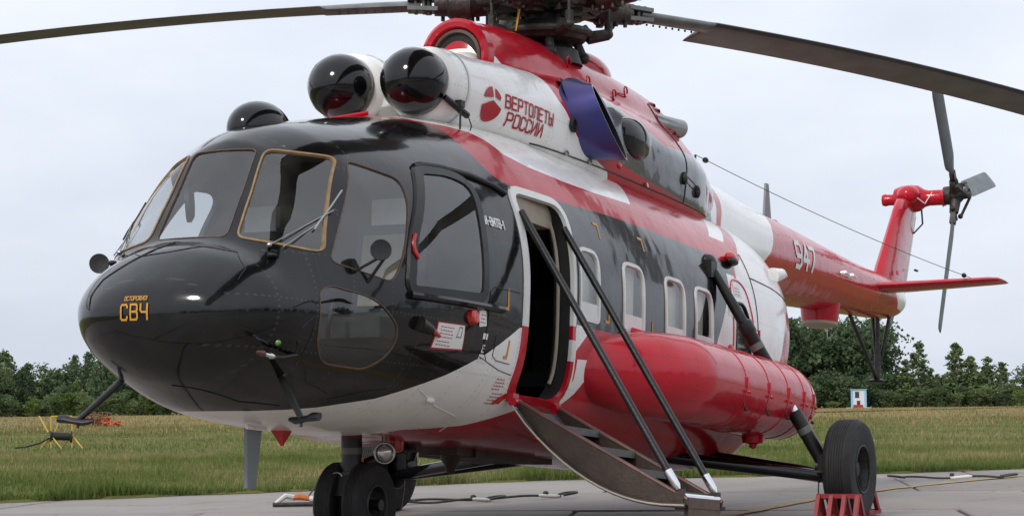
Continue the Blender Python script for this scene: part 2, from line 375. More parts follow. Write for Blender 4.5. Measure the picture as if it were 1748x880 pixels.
class MB:
    def __init__(s): s.v = []; s.f = []; s.mi = []
    def add(s, V, Fc, mi=0):
        n = len(s.v); s.v += [tuple(map(float, p)) for p in V]; s.f += [tuple(n + i for i in f) for f in Fc]; s.mi += [mi]*len(Fc); return s
    def box(s, c, d, mi=0, M=None):
        x, y, z = [q/2 for q in d]
        V = [Vector(p) for p in ((-x,-y,-z),(x,-y,-z),(x,y,-z),(-x,y,-z),(-x,-y,z),(x,-y,z),(x,y,z),(-x,y,z))]
        if M is not None: V = [M @ p for p in V]
        V = [p + Vector(c) for p in V]
        return s.add(V, [(0,3,2,1),(4,5,6,7),(0,1,5,4),(1,2,6,5),(2,3,7,6),(3,0,4,7)], mi)
    def beam(s, a, b, w, h, mi=0, upv=(0, 0, 1), taper=1.):
        a, b = Vector(a), Vector(b); d = (b - a).normalized(); u = Vector(upv); sdv = d.cross(u)
        if sdv.length < 1e-4: sdv = d.cross(Vector((1, 0, 0)))
        sdv.normalize(); u = sdv.cross(d)
        V = []
        for p, t in ((a, 1.), (b, taper)):
            for i, j in ((-1,-1),(1,-1),(1,1),(-1,1)): V.append(p + sdv*(i*w*t/2) + u*(j*h*t/2))
        return s.add(V, [(0,1,2,3),(7,6,5,4),(0,4,5,1),(1,5,6,2),(2,6,7,3),(3,7,4,0)], mi)
    def tube(s, pts, r, n=10, mi=0, cap=True, flat=1.):
        pts = [Vector(p) for p in pts]; k = len(pts); rs = r if isinstance(r, (list, tuple)) else [r]*k
        d0 = (pts[1] - pts[0]).normalized(); a = d0.orthogonal().normalized(); V = []
        for i, p in enumerate(pts):
            d = (pts[min(i+1, k-1)] - pts[max(i-1, 0)])
            d = d.normalized() if d.length > 1e-9 else d0
            a = (a - d*a.dot(d)).normalized(); b = d.cross(a)
            for j in range(n):
                t = 2*math.pi*j/n; V.append(p + (a*math.cos(t) + b*math.sin(t)*flat)*rs[i])
        Fc = [(i*n+j, i*n+(j+1) % n, (i+1)*n+(j+1) % n, (i+1)*n+j) for i in range(k-1) for j in range(n)]
        if cap: Fc += [tuple(range(n))[::-1], tuple(range((k-1)*n, k*n))]
        return s.add(V, Fc, mi)
    def lathe(s, prof, o, axis, n=24, mi=0, cap=True, sx=1., arc=None):
        """prof: (radius, distance along axis) pairs"""
        o = Vector(o); ax = Vector(axis).normalized(); a = ax.orthogonal().normalized(); b = ax.cross(a); V = []
        for r, t in prof:
            for j in range(n):
                q = 2*math.pi*j/n; V.append(o + ax*t + (a*math.cos(q)*sx + b*math.sin(q))*r)
        k = len(prof)
        Fc = [(i*n+j, i*n+(j+1) % n, (i+1)*n+(j+1) % n, (i+1)*n+j) for i in range(k-1) for j in range(n)]
        if cap:
            if prof[0][0] > 1e-5: Fc.append(tuple(range(n))[::-1])
            if prof[-1][0] > 1e-5: Fc.append(tuple(range((k-1)*n, k*n)))
        return s.add(V, Fc, mi)
    def ball(s, c, r, n=20, m=12, mi=0):
        rx = r if isinstance(r, (tuple, list)) else (r, r, r); V = []; c = Vector(c)
        for i in range(m+1):
            p = math.pi*i/m
            for j in range(n):
                q = 2*math.pi*j/n; V.append(c + Vector((rx[0]*math.sin(p)*math.cos(q), rx[1]*math.sin(p)*math.sin(q), rx[2]*math.cos(p))))
        Fc = [(i*n+j, (i+1)*n+j, (i+1)*n+(j+1) % n, i*n+(j+1) % n) for i in range(m) for j in range(n)]
        return s.add(V, Fc, mi)
    def torus(s, c, axis, R, r, n=28, k=10, mi=0):
        c = Vector(c); ax = Vector(axis).normalized(); a = ax.orthogonal().normalized(); b = ax.cross(a); V = []
        for i in range(n):
            t = 2*math.pi*i/n; d = a*math.cos(t) + b*math.sin(t)
            for j in range(k):
                q = 2*math.pi*j/k; V.append(c + d*(R + r*math.cos(q)) + ax*(r*math.sin(q)))
        return s.add(V, [(i*k+j, ((i+1) % n)*k+j, ((i+1) % n)*k+(j+1) % k, i*k+(j+1) % k) for i in range(n) for j in range(k)], mi)
    def prism(s, poly, a, b, mi=0):
        """poly of 3D points swept from offset a to offset b"""
        n = len(poly); a, b = Vector(a), Vector(b)
        V = [Vector(p) + a for p in poly] + [Vector(p) + b for p in poly]
        return s.add(V, [tuple(range(n))[::-1], tuple(range(n, 2*n))] + [(i, (i+1) % n, n+(i+1) % n, n+i) for i in range(n)], mi)
    def xf(s, f):
        s.v = [tuple(map(float, f(p))) for p in s.v]; return s
    def mesh(s, name, smooth=True, angle=35):
        me = bpy.data.meshes.new(name); me.from_pydata(s.v, [], s.f)
        me.polygons.foreach_set('material_index', s.mi)
        bm = bmesh.new(); bm.from_mesh(me); bmesh.ops.remove_doubles(bm, verts=bm.verts, dist=1e-6)
        bmesh.ops.recalc_face_normals(bm, faces=bm.faces); bm.to_mesh(me); bm.free()
        if smooth:
            me.shade_smooth(); me.set_sharp_from_angle(angle=math.radians(angle))
        me.update(); return me
    def build(s, name, m, parent=None, smooth=True, angle=35):
        return link(name, s.mesh(name, smooth, angle), m, parent)

def inside(p, poly):
    c = False; n = len(poly); j = n - 1
    for i in range(n):
        if (poly[i][1] > p[1]) != (poly[j][1] > p[1]) and p[0] < (poly[j][0]-poly[i][0])*(p[1]-poly[i][1])/(poly[j][1]-poly[i][1]) + poly[i][0]: c = not c
        j = i
    return c
def rpoly(pts, r, seg=4):
    out = []; n = len(pts)
    for i in range(n):
        p0, p1, p2 = [Vector(pts[k % n]) for k in (i-1, i, i+1)]
        rr = r[i] if isinstance(r, (list, tuple)) else r
        a, b = (p0-p1), (p2-p1); rr = min(rr, a.length*.48, b.length*.48)
        s0, s1 = p1 + a.normalized()*rr, p1 + b.normalized()*rr
        for k in range(seg+1):
            t = k/seg; q = s0*(1-t)**2 + p1*2*t*(1-t) + s1*t*t; out.append((q.x, q.y))
    return out
def dens(poly, step=.06):
    out = []; n = len(poly)
    for i in range(n):
        a, b = Vector(poly[i]), Vector(poly[(i+1) % n]); k = max(1, int((b-a).length/step))
        for j in range(k):
            q = a.lerp(b, j/k); out.append((q.x, q.y))
    return out
def offs(poly, d):
    n = len(poly); A = sum(poly[i][0]*poly[(i+1) % n][1] - poly[(i+1) % n][0]*poly[i][1] for i in range(n)); sg = 1 if A > 0 else -1; out = []
    for i in range(n):
        a, b = Vector(poly[i-1]), Vector(poly[(i+1) % n]); t = (b-a)
        if t.length < 1e-9: out.append(poly[i]); continue
        t.normalize(); out.append((poly[i][0] + sg*t.y*d, poly[i][1] - sg*t.x*d))
    return out

def in_poly(c, P):
    if P['ax'] == 'y':
        if P['side'] and c.y*P['side'] < 0: return False
        return inside((c.x, c.z), P['pts'])
    return c.x < 1.5 and inside((c.y, c.z), P['pts'])
def cut(bm, P, m=.16):
    pts = P['pts']; ya = P['ax'] == 'y'; n = len(pts)
    g = (lambda c: (c.x, c.z)) if ya else (lambda c: (c.y, c.z))
    x0, x1 = min(p[0] for p in pts)-m, max(p[0] for p in pts)+m; z0, z1 = min(p[1] for p in pts)-m, max(p[1] for p in pts)+m
    loc = {}
    for f in bm.faces:
        c = f.calc_center_median(); a, b = g(c)
        if x0 < a < x1 and z0 < b < z1 and ((c.y*P['side'] >= -.02 if P['side'] else True) if ya else c.x < 1.5): loc[f] = (a, b)
    for i in range(n):
        p, q = pts[i], pts[(i+1) % n]
        if math.hypot(q[0]-p[0], q[1]-p[1]) < 1e-6: continue
        ex0, ex1, ez0, ez1 = min(p[0], q[0])-m, max(p[0], q[0])+m, min(p[1], q[1])-m, max(p[1], q[1])+m
        fs = [f for f, (a, b) in loc.items() if ex0 < a < ex1 and ez0 < b < ez1]
        es = {e for f in fs for e in f.edges}; vs = {v for f in fs for v in f.verts}
        nx, nz2 = -(q[1]-p[1]), q[0]-p[0]
        co = (p[0], 0, p[1]) if ya else (0, p[0], p[1]); no = (nx, 0, nz2) if ya else (0, nx, nz2)
        r = bmesh.ops.bisect_plane(bm, geom=list(vs)+list(es)+fs, dist=1e-5, plane_co=co, plane_no=Vector(no).normalized())
        for e in r['geom']:
            if isinstance(e, bmesh.types.BMFace) and e.is_valid: loc[e] = g(e.calc_center_median())
def skin(name, L, VF, paints, holes, mats, parent, base=0):
    """body shell: cut along paint borders and openings, faces in openings handed back as panes"""
    bm = bmesh.new(); vs = [bm.verts.new(p) for p in VF[0]]
    for f in VF[1]:
        try: bm.faces.new([vs[i] for i in f])
        except ValueError: pass
    bmesh.ops.remove_doubles(bm, verts=bm.verts, dist=1e-5)
    for P in holes + paints: cut(bm, P)
    panes = []
    for P in holes:
        fs = [f for f in bm.faces if in_poly(f.calc_center_median(), P)]
        idx = {}; V = []; Fc = []
        for f in fs:
            q = []
            for v in f.verts:
                if v not in idx: idx[v] = len(V); V.append(tuple(v.co))
                q.append(idx[v])
            Fc.append(q)
        panes.append((V, Fc)); bmesh.ops.delete(bm, geom=fs, context='FACES')
    for f in bm.faces:
        f.material_index = base; c = f.calc_center_median()
        for P in paints:
            if in_poly(c, P): f.material_index = P['mi']
        f.smooth = True
    bmesh.ops.delete(bm, geom=[v for v in bm.verts if not v.link_faces], context='VERTS')
    bmesh.ops.recalc_face_normals(bm, faces=bm.faces)
    me = bpy.data.meshes.new(name); bm.to_mesh(me); bm.free()
    co = np.empty(len(me.vertices)*3); me.vertices.foreach_get('co', co)
    me.normals_split_custom_set_from_vertices(grad(L, co.reshape(-1, 3)).tolist())
    return link(name, me, mats, parent), panes
def pane(name, L, VF, m, parent, inset=.006):
    me = bpy.data.meshes.new(name); V = np.array(VF[0]); G = grad(L, V); Fc = []
    for f in VF[1]:
        nrm = sum((np.cross(V[f[i]], V[f[(i+1) % len(f)]]) for i in range(len(f))), np.zeros(3)); Fc.append(f if nrm @ G[f[0]] > 0 else f[::-1])
    me.from_pydata((V - G*inset).tolist(), [], Fc)
    me.shade_smooth(); me.normals_split_custom_set_from_vertices(G.tolist())
    return link(name, me, m, parent)
def band(L, poly, ax, side, w_out, w_in, lift, name, m, parent, sink=.012, step=.05):
    """raised strip following an outline on a body"""
    p0 = dens(poly, step); rows = []
    for o, l in ((w_out, -.002), (w_out*.85, lift), (-w_in*.7, lift), (-w_in, -sink)):
        rows.append(drape(L, offs(p0, o), ax, side, l))
    n = len(p0); V = np.concatenate(rows)
    mb = MB().add(V, [(k*n+i, k*n+(i+1) % n, (k+1)*n+(i+1) % n, (k+1)*n+i) for k in range(3) for i in range(n)])
    return mb.build(name, m, parent, angle=50)
def rail(L, pts, ax, side, r, lift=0.0, mb=None, n=8, step=.06):
    out = []
    for i in range(len(pts)-1):
        a, b = Vector(pts[i]), Vector(pts[i+1]); k = max(1, int((b-a).length/step))
        out += [tuple(a.lerp(b, j/k)) for j in range(k)]
    out.append(tuple(pts[-1])); mb = mb or MB(); mb.tube(drape(L, out, ax, side, lift), r, n); return mb
def sticker(L, poly, ax, side, lift, mb=None, step=.05, mi=0):
    """flat print laid on a body: a convex outline fanned from its centre in rings"""
    p = dens(poly, step); n = len(p); cx = sum(q[0] for q in p)/n; cz = sum(q[1] for q in p)/n; mb = mb or MB()
    rings = [[(cx+(q[0]-cx)*t, cz+(q[1]-cz)*t) for q in p] for t in (1, .66, .33)]
    V = np.concatenate([drape(L, r, ax, side, lift) for r in rings] + [drape(L, [(cx, cz)], ax, side, lift)])
    Fc = [(k*n+i, k*n+(i+1) % n, (k+1)*n+(i+1) % n, (k+1)*n+i) for k in range(2) for i in range(n)] + [(2*n+i, 2*n+(i+1) % n, 3*n) for i in range(n)]
    return mb.add(V, Fc, mi)

# stroke alphabet, unit height
GL = {'В': [[(0,0),(0,1),(.5,1),(.6,.9),(.6,.62),(.5,.52),(0,.52)],[(.5,.52),(.62,.42),(.62,.1),(.52,0),(0,0)]],
 'Е': [[(.6,1),(0,1),(0,0),(.6,0)],[(0,.52),(.5,.52)]], 'Р': [[(0,0),(0,1),(.5,1),(.6,.9),(.6,.55),(.5,.45),(0,.45)]],
 'Т': [[(0,1),(.66,1)],[(.33,1),(.33,0)]], 'О': [[(.1,0),(0,.12),(0,.88),(.1,1),(.52,1),(.62,.88),(.62,.12),(.52,0),(.1,0)]],
 'Л': [[(0,0),(.1,.1),(.12,1),(.62,1),(.62,0)]], 'Ы': [[(0,1),(0,0),(.38,0),(.46,.1),(.46,.45),(.38,.55),(0,.55)],[(.68,1),(.68,0)]],
 'С': [[(.6,.8),(.6,.88),(.5,1),(.1,1),(0,.88),(0,.12),(.1,0),(.5,0),(.6,.12),(.6,.2)]], 'И': [[(0,1),(0,0),(.6,1),(.6,0)]],
 'Ч': [[(0,1),(0,.6),(.12,.48),(.58,.48)],[(.58,1),(.58,0)]], 'М': [[(0,0),(0,1),(.36,.35),(.72,1),(.72,0)]], '-': [[(.05,.45),(.4,.45)]],
 '8': [[(.1,0),(0,.12),(0,.42),(.1,.52),(.5,.52),(.6,.42),(.6,.12),(.5,0),(.1,0)],[(.1,.52),(.03,.62),(.03,.9),(.12,1),(.48,1),(.57,.9),(.57,.62),(.5,.52)]],
 '1': [[(0,.8),(.2,1),(.2,0)]], '9': [[(.05,0),(.45,0),(.6,.15),(.6,.85),(.5,1),(.1,1),(0,.88),(0,.55),(.1,.45),(.6,.45)]],
 '4': [[(.42,0),(.42,1),(0,.35),(.62,.35)]], '7': [[(0,1),(.6,1),(.2,0)]], 'Ж': [[(.4,0),(.4,1)],[(0,0),(.4,.5),(0,1)],[(.8,0),(.4,.5),(.8,1)]],
 'Н': [[(0,0),(0,1)],[(.6,0),(.6,1)],[(0,.5),(.6,.5)]], '!': [[(.1,1),(.1,.3)],[(.1,.12),(.1,0)]], 'E': [[(.6,1),(0,1),(0,0),(.6,0)],[(0,.52),(.5,.52)]]}
WID = {'Ы': .68, 'М': .72, '1': .22, '-': .45, 'Ж': .8, '!': .2, 'Т': .66}
def lettering(L, text, org, h, wsc, ax, side, thick, lift, slope=0., gap=.24, flip=1, lean=0.):
    """lettering laid on a body; org is the lower left corner in (x, z) or (y, z)"""
    mb = MB(); x = 0.; li = 0
    for ch in text:
        if ch == ' ': x += .5; continue
        for st in GL[ch]:
            for a, b in zip(st[:-1], st[1:]):
                A = Vector(((x+a[0])*wsc*h + lean*a[1]*h, a[1]*h)); B = Vector(((x+b[0])*wsc*h + lean*b[1]*h, b[1]*h)); d = (B-A)
                if d.length < 1e-6: continue
                d.normalize(); nn = Vector((-d.y, d.x))*thick/2; A = A - d*thick*.42; B = B + d*thick*.42; k = max(1, int((B-A).length/.03)); P = []
                for t in range(k+1):
                    c = A.lerp(B, t/k); P += [c+nn, c-nn]
                P2 = [(org[0]+flip*p.x, org[1]+p.y+slope*p.x) for p in P]
                V = drape(L, P2, ax, side, lift + .00012*(li % 12)); li += 1
                mb.add(V, [(2*t, 2*t+1, 2*t+3, 2*t+2) for t in range(k)])
        x += WID.get(ch, .62) + gap
    return mb

# ================================================================== GROUND
def wnoise(name, setup):
    m, N, Lk, b = _nodes(name); return setup(m, N, Lk, b)
def grass_ground(m, N, Lk, b):
    t = N.new('ShaderNodeTexCoord'); n1 = N.new('ShaderNodeTexNoise'); n1.inputs['Scale'].default_value = .11; n1.inputs['Detail'].default_value = 9; n1.inputs['Roughness'].default_value = .7
    Lk.new(t.outputs['Object'], n1.inputs['Vector'])
    n2 = N.new('ShaderNodeTexNoise'); n2.inputs['Scale'].default_value = 1.7; n2.inputs['Detail'].default_value = 8; n2.inputs['Roughness'].default_value = .75
    Lk.new(t.outputs['Object'], n2.inputs['Vector'])
    r1 = N.new('ShaderNodeValToRGB'); e = r1.color_ramp.elements
    e[0].position = .3; e[0].color = (.10, .12, .035, 1); e[1].position = .7; e[1].color = (.25, .205, .095, 1)
    k = e.new(.5); k.color = (.15, .155, .05, 1)
    s = math_n(N, Lk, 'MULTIPLY_ADD', n2.outputs['Fac'], .5, math_n(N, Lk, 'MULTIPLY', n1.outputs['Fac'], .5)); Lk.new(s, r1.inputs[0])
    # the meadow dries to straw towards the wood
    sp = N.new('ShaderNodeSeparateXYZ'); Lk.new(t.outputs['Object'], sp.inputs[0])
    far = math_n(N, Lk, 'ADD', math_n(N, Lk, 'MULTIPLY', sp.outputs[0], .80), math_n(N, Lk, 'MULTIPLY', sp.outputs[1], .60))
    far = math_n(N, Lk, 'ADD', far, math_n(N, Lk, 'MULTIPLY', n1.outputs['Fac'], 50.))
    mr = N.new('ShaderNodeMapRange'); mr.inputs[1].default_value = 105; mr.inputs[2].default_value = 160; Lk.new(far, mr.inputs[0])
    mx_ = N.new('ShaderNodeMix'); mx_.data_type = 'RGBA'; mx_.inputs['B'].default_value = (.30, .235, .115, 1)
    Lk.new(math_n(N, Lk, 'MULTIPLY', mr.outputs[0], .6), mx_.inputs['Factor']); Lk.new(r1.outputs[0], mx_.inputs['A'])
    Lk.new(mx_.outputs['Result'], b.inputs['Base Color']); b.inputs['Roughness'].default_value = .95; b.inputs['Specular IOR Level'].default_value = .1
    bp = N.new('ShaderNodeBump'); bp.inputs['Strength'].default_value = .8; bp.inputs['Distance'].default_value = .25; Lk.new(n2.outputs['Fac'], bp.inputs['Height']); Lk.new(bp.outputs[0], b.inputs['Normal'])
wnoise('meadow', grass_ground)
def concrete(m, N, Lk, b):
    t = N.new('ShaderNodeTexCoord'); g = N.new('ShaderNodeNewGeometry')
    n1 = N.new('ShaderNodeTexNoise'); n1.inputs['Scale'].default_value = .45; n1.inputs['Detail'].default_value = 8; n1.inputs['Roughness'].default_value = .65
    n2 = N.new('ShaderNodeTexNoise'); n2.inputs['Scale'].default_value = 45; n2.inputs['Detail'].default_value = 4
    oi = N.new('ShaderNodeObjectInfo')
    Lk.new(g.outputs['Position'], n1.inputs['Vector']); Lk.new(g.outputs['Position'], n2.inputs['Vector'])
    r = N.new('ShaderNodeValToRGB'); e = r.color_ramp.elements; e[0].position = .32; e[0].color = (.18, .158, .14, 1); e[1].position = .72; e[1].color = (.33, .292, .26, 1)
    s = math_n(N, Lk, 'MULTIPLY_ADD', n2.outputs['Fac'], .22, math_n(N, Lk, 'MULTIPLY', n1.outputs['Fac'], .78))
    s = math_n(N, Lk, 'ADD', s, math_n(N, Lk, 'MULTIPLY_ADD', oi.outputs['Random'], .14, -.07)); Lk.new(s, r.inputs[0])
    n3 = N.new('ShaderNodeTexNoise'); n3.inputs['Scale'].default_value = 1.1; n3.inputs['Detail'].default_value = 6; n3.inputs['Roughness'].default_value = .7
    mp3 = N.new('ShaderNodeMapping'); mp3.inputs['Rotation'].default_value = (0, 0, -.35); mp3.inputs['Scale'].default_value = (.35, 1.5, 1); Lk.new(g.outputs['Position'], mp3.inputs[0]); Lk.new(mp3.outputs[0], n3.inputs['Vector'])
    st = N.new('ShaderNodeMapRange'); st.inputs[1].default_value = .56; st.inputs[2].default_value = .74; st.inputs[4].default_value = .6; Lk.new(n3.outputs['Fac'], st.inputs[0])
    vo = N.new('ShaderNodeTexVoronoi'); vo.feature = 'DISTANCE_TO_EDGE'; vo.inputs['Scale'].default_value = .33; wv = N.new('ShaderNodeVectorMath'); wv.operation = 'ADD'
    sc3 = N.new('ShaderNodeVectorMath'); sc3.operation = 'SCALE'; sc3.inputs['Scale'].default_value = .9; Lk.new(n1.outputs['Color'], sc3.inputs[0]); Lk.new(g.outputs['Position'], wv.inputs[0]); Lk.new(sc3.outputs[0], wv.inputs[1]); Lk.new(wv.outputs[0], vo.inputs['Vector'])
    ck_ = math_n(N, Lk, 'MULTIPLY', math_n(N, Lk, 'LESS_THAN', vo.outputs['Distance'], .0022), .7)
    sp_ = N.new('ShaderNodeTexVoronoi'); sp_.inputs['Scale'].default_value = 1.3; Lk.new(g.outputs['Position'], sp_.inputs['Vector']); sp2 = N.new('ShaderNodeMapRange'); sp2.inputs[1].default_value = .16; sp2.inputs[2].default_value = .05; sp2.inputs[4].default_value = .55; Lk.new(sp_.outputs['Distance'], sp2.inputs[0])
    sp3 = math_n(N, Lk, 'MULTIPLY', sp2.outputs[0], math_n(N, Lk, 'GREATER_THAN', n1.outputs['Fac'], .52))
    wear = math_n(N, Lk, 'MAXIMUM', math_n(N, Lk, 'MAXIMUM', st.outputs[0], ck_), sp3)
    mxw = N.new('ShaderNodeMix'); mxw.data_type = 'RGBA'; mxw.inputs['B'].default_value = (.075, .068, .06, 1); Lk.new(wear, mxw.inputs['Factor']); Lk.new(r.outputs[0], mxw.inputs['A']); Lk.new(mxw.outputs['Result'], b.inputs['Base Color'])
    Lk.new(math_n(N, Lk, 'MULTIPLY_ADD', n1.outputs['Fac'], .5, .4), b.inputs['Roughness'])
    bp = N.new('ShaderNodeBump'); bp.inputs['Strength'].default_value = .35; bp.inputs['Distance'].default_value = .01; Lk.new(n2.outputs['Fac'], bp.inputs['Height']); Lk.new(bp.outputs[0], b.inputs['Normal'])
wnoise('concrete', concrete)
mat('joint_tar', (.03, .028, .026), .8, var=.3, vscale=3)
mat('line_yellow', (.46, .31, .10), .75, var=.3, vscale=8, bump=.2, bscale=60)

# bed of the apron, with tar showing in the joints
me = bpy.data.meshes.new('apron'); me.from_pydata([(-160,-160,-.035),(120,-160,-.035),(120,60,-.035),(-160,60,-.035)], [], [(0,1,2,3)])
apron = link('apron', me, 'joint_tar'); tag(apron, 'grey concrete apron under the helicopter with dark slab joints', None, kind='structure')
ju = Vector((.94, .34)).normalized(); jv = Vector((.34, -.94)).normalized()
slab_me = MB().box((0, 0, -.04), (3.965, 3.465, .08)).mesh('slab', smooth=False)
bm = bmesh.new(); bm.from_mesh(slab_me); bmesh.ops.bevel(bm, geom=[e for e in bm.edges if all(v.co.z > -.01 for v in e.verts)], offset=.012, segments=1, affect='EDGES'); bm.to_mesh(slab_me); bm.free()
slab_me.materials.append(MATS['concrete'])
ang = math.atan2(ju.y, ju.x)
for i in range(-5, 9):
    for j in range(-6, 9):
        c = ju*(8.7 + 4.0*(i - 0)) + jv*(1.2 + 3.5*j - (1.1 if i % 2 else 0))
        if -14 < c.x < 38 and -24 < c.y < 16:
            o = link('slab', slab_me, None, apron); o.location = (c.x, c.y, random.uniform(-.006, .004)); o.rotation_euler = (random.uniform(-.0012, .0012), random.uniform(-.0012, .0012), ang)
# the rest of the apron, round the camera and beyond the slabs built one by one
V = [(-160,-160,-.02),(120,-160,-.02),(120,-25,-.02),(-160,-25,-.02),(-160,17,-.02),(-15,-25,-.02),(-15,17,-.02),(39,-25,-.02),(120,17,-.02),(39,17,-.02)]
me = bpy.data.meshes.new('outer_paving'); me.from_pydata(V, [], [(0,1,2,3),(3,5,6,4),(7,2,8,9)]); link('outer_paving', me, 'concrete', apron)
# painted line
ly = [(-6,-1.75),(2,-1.42),(6.41,-1.18),(9.83,-.93),(12.2,-.98),(14.4,-1.2),(18.5,-1.75)]
mb = MB(); V = []
for i in range(len(ly)-1):
    for k in range(8):
        t = k/8; x = ly[i][0]*(1-t)+ly[i+1][0]*t; y = ly[i][1]*(1-t)+ly[i+1][1]*t; w = .055+.012*math.sin(x*7.1); V += [(x, y+w, .0085), (x, y-w, .0085)]
mb.add(V, [(2*i, 2*i+1, 2*i+3, 2*i+2) for i in range(len(V)//2-1)])
ln = mb.build('painted_line', 'line_yellow', apron, smooth=False)

# meadow: one sheet to the horizon, its ragged edge lapping over the slabs
EDGE = [(-60,38),(-20,19.5),(-4,12.2),(3.2,8.95),(6.91,7.30),(10.27,5.71),(12.2,4.85),(13.91,4.14),(15.2,2.7),(16.04,1.51),(17.11,.44),(18.2,-.25),(19.27,-.9),(22,-2.6),(27,-5.6),(40,-12),(90,-40)]
ed = []
for i in range(len(EDGE)-1):
    a, b = Vector(EDGE[i]), Vector(EDGE[i+1]); k = max(1, int((b-a).length/.16)) if (b-a).length < 12 else 10
    nn = Vector((-(b-a).y, (b-a).x)).normalized()
    for j in range(k):
        p = a.lerp(b, j/k) + nn*(random.uniform(-.06, .06)+.10*math.sin(j*.7+i)); ed.append((p.x, p.y))
ed.append(EDGE[-1])
V = []; n = len(ed)
for t, z in ((0, .0), (.12, .03), (1.2, .035), (5, .03), (20, .0), (80, .0), (400, .0), (3000, 0)):
    for p in ed:
        d = Vector((.66, .75)) if t < 100 else (Vector((p[0]-12, p[1]-4)).normalized()*.75 + Vector((.5, .55)))
        V.append((p[0]+d.x*t, p[1]+d.y*t, z if t else .002))
Fc = [(k*n+i, k*n+i+1, (k+1)*n+i+1, (k+1)*n+i) for k in range(7) for i in range(n-1)]
me = bpy.data.meshes.new('meadow'); me.from_pydata(V, [], Fc); me.shade_smooth(); mead = link('meadow', me, 'meadow'); tag(mead, 'wide rough grass field stretching to the woods', None, kind='structure')
# ground behind the photographer and under everything
me = bpy.data.meshes.new('far_ground'); me.from_pydata([(-3000,-3000,-.12),(3000,-3000,-.12),(3000,3000,-.12),(-3000,3000,-.12)], [], [(0,1,2,3)]); fg = link('far_ground', me, 'meadow'); tag(fg, 'grass land lying all round the airfield', None, kind='structure')

# ================================================================== HELICOPTER
TAU = math.radians(4.5); PIV = Vector((4, 0, 1.8))
HM = Matrix.Rotation(TAU, 3, 'Y')
heli = empty('helicopter', loc=PIV - HM @ PIV)
heli.rotation_euler = (0, TAU, 0)
tag(heli, 'black, red and white transport helicopter parked nose to the left with its stair door down', 'helicopter')
HI = HM.transposed()
def w2h(p): return HI @ (Vector(p) - PIV) + PIV
def h2w(p): return HM @ (Vector(p) - PIV) + PIV

def Y(pts, side=-1, **k): return dict(ax='y', side=side, pts=pts, **k)
def X(pts, **k): return dict(ax='x', side=0, pts=pts, **k)
def mir(pts): return [(-a, b) for a, b in pts]
# openings --------------------------------------------------------
CEN = rpoly([(-.267,1.735),(.267,1.735),(.243,2.362),(-.243,2.362)], .05)
FRP = rpoly([(-.335,1.735),(-.80,1.655),(-.645,2.335),(-.29,2.36)], .055)
QUA = rpoly([(.25,1.605),(.70,1.515),(.80,1.68),(.985,2.12),(1.0,2.25),(.65,2.325)], [.06,.08,.12,.08,.12,.05])
SID = rpoly([(.87,1.51),(1.63,1.545),(1.66,1.95),(1.73,2.31),(1.52,2.355),(1.245,2.325),(.92,1.80)], [.04,.05,.1,.1,.1,.04,.12])
CHN = rpoly([(.13,1.40),(.22,1.45),(.55,1.405),(.79,1.23),(.79,1.06),(.66,.955),(.28,.965),(.14,1.10)], .1)
CABW = [(3.12,3.48),(3.95,4.36),(4.82,5.24),(5.49,5.89)]
CAB = [rpoly([(a,1.55),(b,1.55),(b,2.09),(a,2.09)], [.05,.05,.13,.10]) for a, b in CABW]
REAR = rpoly([(6.47,1.57),(6.86,1.57),(6.83,1.95),(6.72,2.08),(6.5,2.08)], .07)
DOOR = rpoly([(2.24,.92),(2.98,.92),(2.98,2.36),(2.27,2.36)], [.12,.20,.16,.10], 6)
holes = [X(CEN), X(FRP), X(mir(FRP)), Y(QUA), Y(QUA, 1), Y(SID), Y(SID, 1), Y(CHN), Y(CHN, 1)] + [Y(c) for c in CAB] + [Y(c, 1) for c in CAB] + [Y(REAR), Y(REAR, 1), Y(DOOR)]
# paint scheme: 0 white 1 black 2 red
BLK_TOP = [(1.58,2.845),(1.97,2.865),(2.12,2.85),(2.085,2.78),(2.06,2.66),(2.09,2.54),(2.15,2.46),(2.30,2.415),(2.6,2.41),(3.22,2.42),(3.9,2.45),(4.6,2.465),(5.9,2.46),(6.62,2.44)]
BLK_AFT = [(6.64,2.36),(6.26,2.02),(6.03,1.69),(5.95,1.53)]
BLK_LOW = [(3.33,1.50),(2.98,1.47),(2.16,1.38),(1.79,1.165),(1.44,.99),(.99,.80),(.64,.72),(.45,.693),(.26,.672),(.05,.66)]
black = [(-.8,3.3),(1.58,3.3)] + BLK_TOP + BLK_AFT + BLK_LOW + [(-.2,.4),(-.8,.4)]
red = [(1.56,3.3),(1.56,2.84),(1.97,2.75),(2.0,2.30),(6.66,2.30),(6.72,2.44),(7.0,2.52),(7.06,2.60),(7.37,2.79),(7.52,2.93),(7.6,3.3)]
wedge = [(2.02,3.3),(2.06,2.885),(2.29,2.88),(2.45,2.86),(2.52,2.80),(2.56,2.70),(2.8,2.645),(3.3,2.62),(3.9,2.63),(4.67,2.665),(4.96,2.89),(5.1,3.3)]
redlow = [(1.2,.3),(1.75,.645),(1.95,.67),(2.14,.70),(2.43,.83),(2.98,.90),(3.10,1.05),(3.08,1.50),(7.3,1.53),(8.1,1.2),(8.1,.3)]
redclam = [(7.62,.3),(7.66,1.4),(7.78,1.62),(7.98,1.85),(8.12,2.02),(8.3,2.2),(8.6,2.2),(10.1,1.9),(10.1,.3)]
wtri = [(3.08,1.50),(3.36,1.50),(3.08,1.30)]
wwed = [(3.13,1.25),(3.5,1.27),(3.36,1.14),(3.2,1.0),(3.0,.88),(2.9,.86),(3.04,1.0),(3.12,1.1)]
wsq = [(6.97,2.92),(7.34,2.92),(6.83,2.665),(6.46,2.665)]
wbx = [(6.42,2.32),(6.60,2.32),(6.62,2.2),(6.40,2.19)]
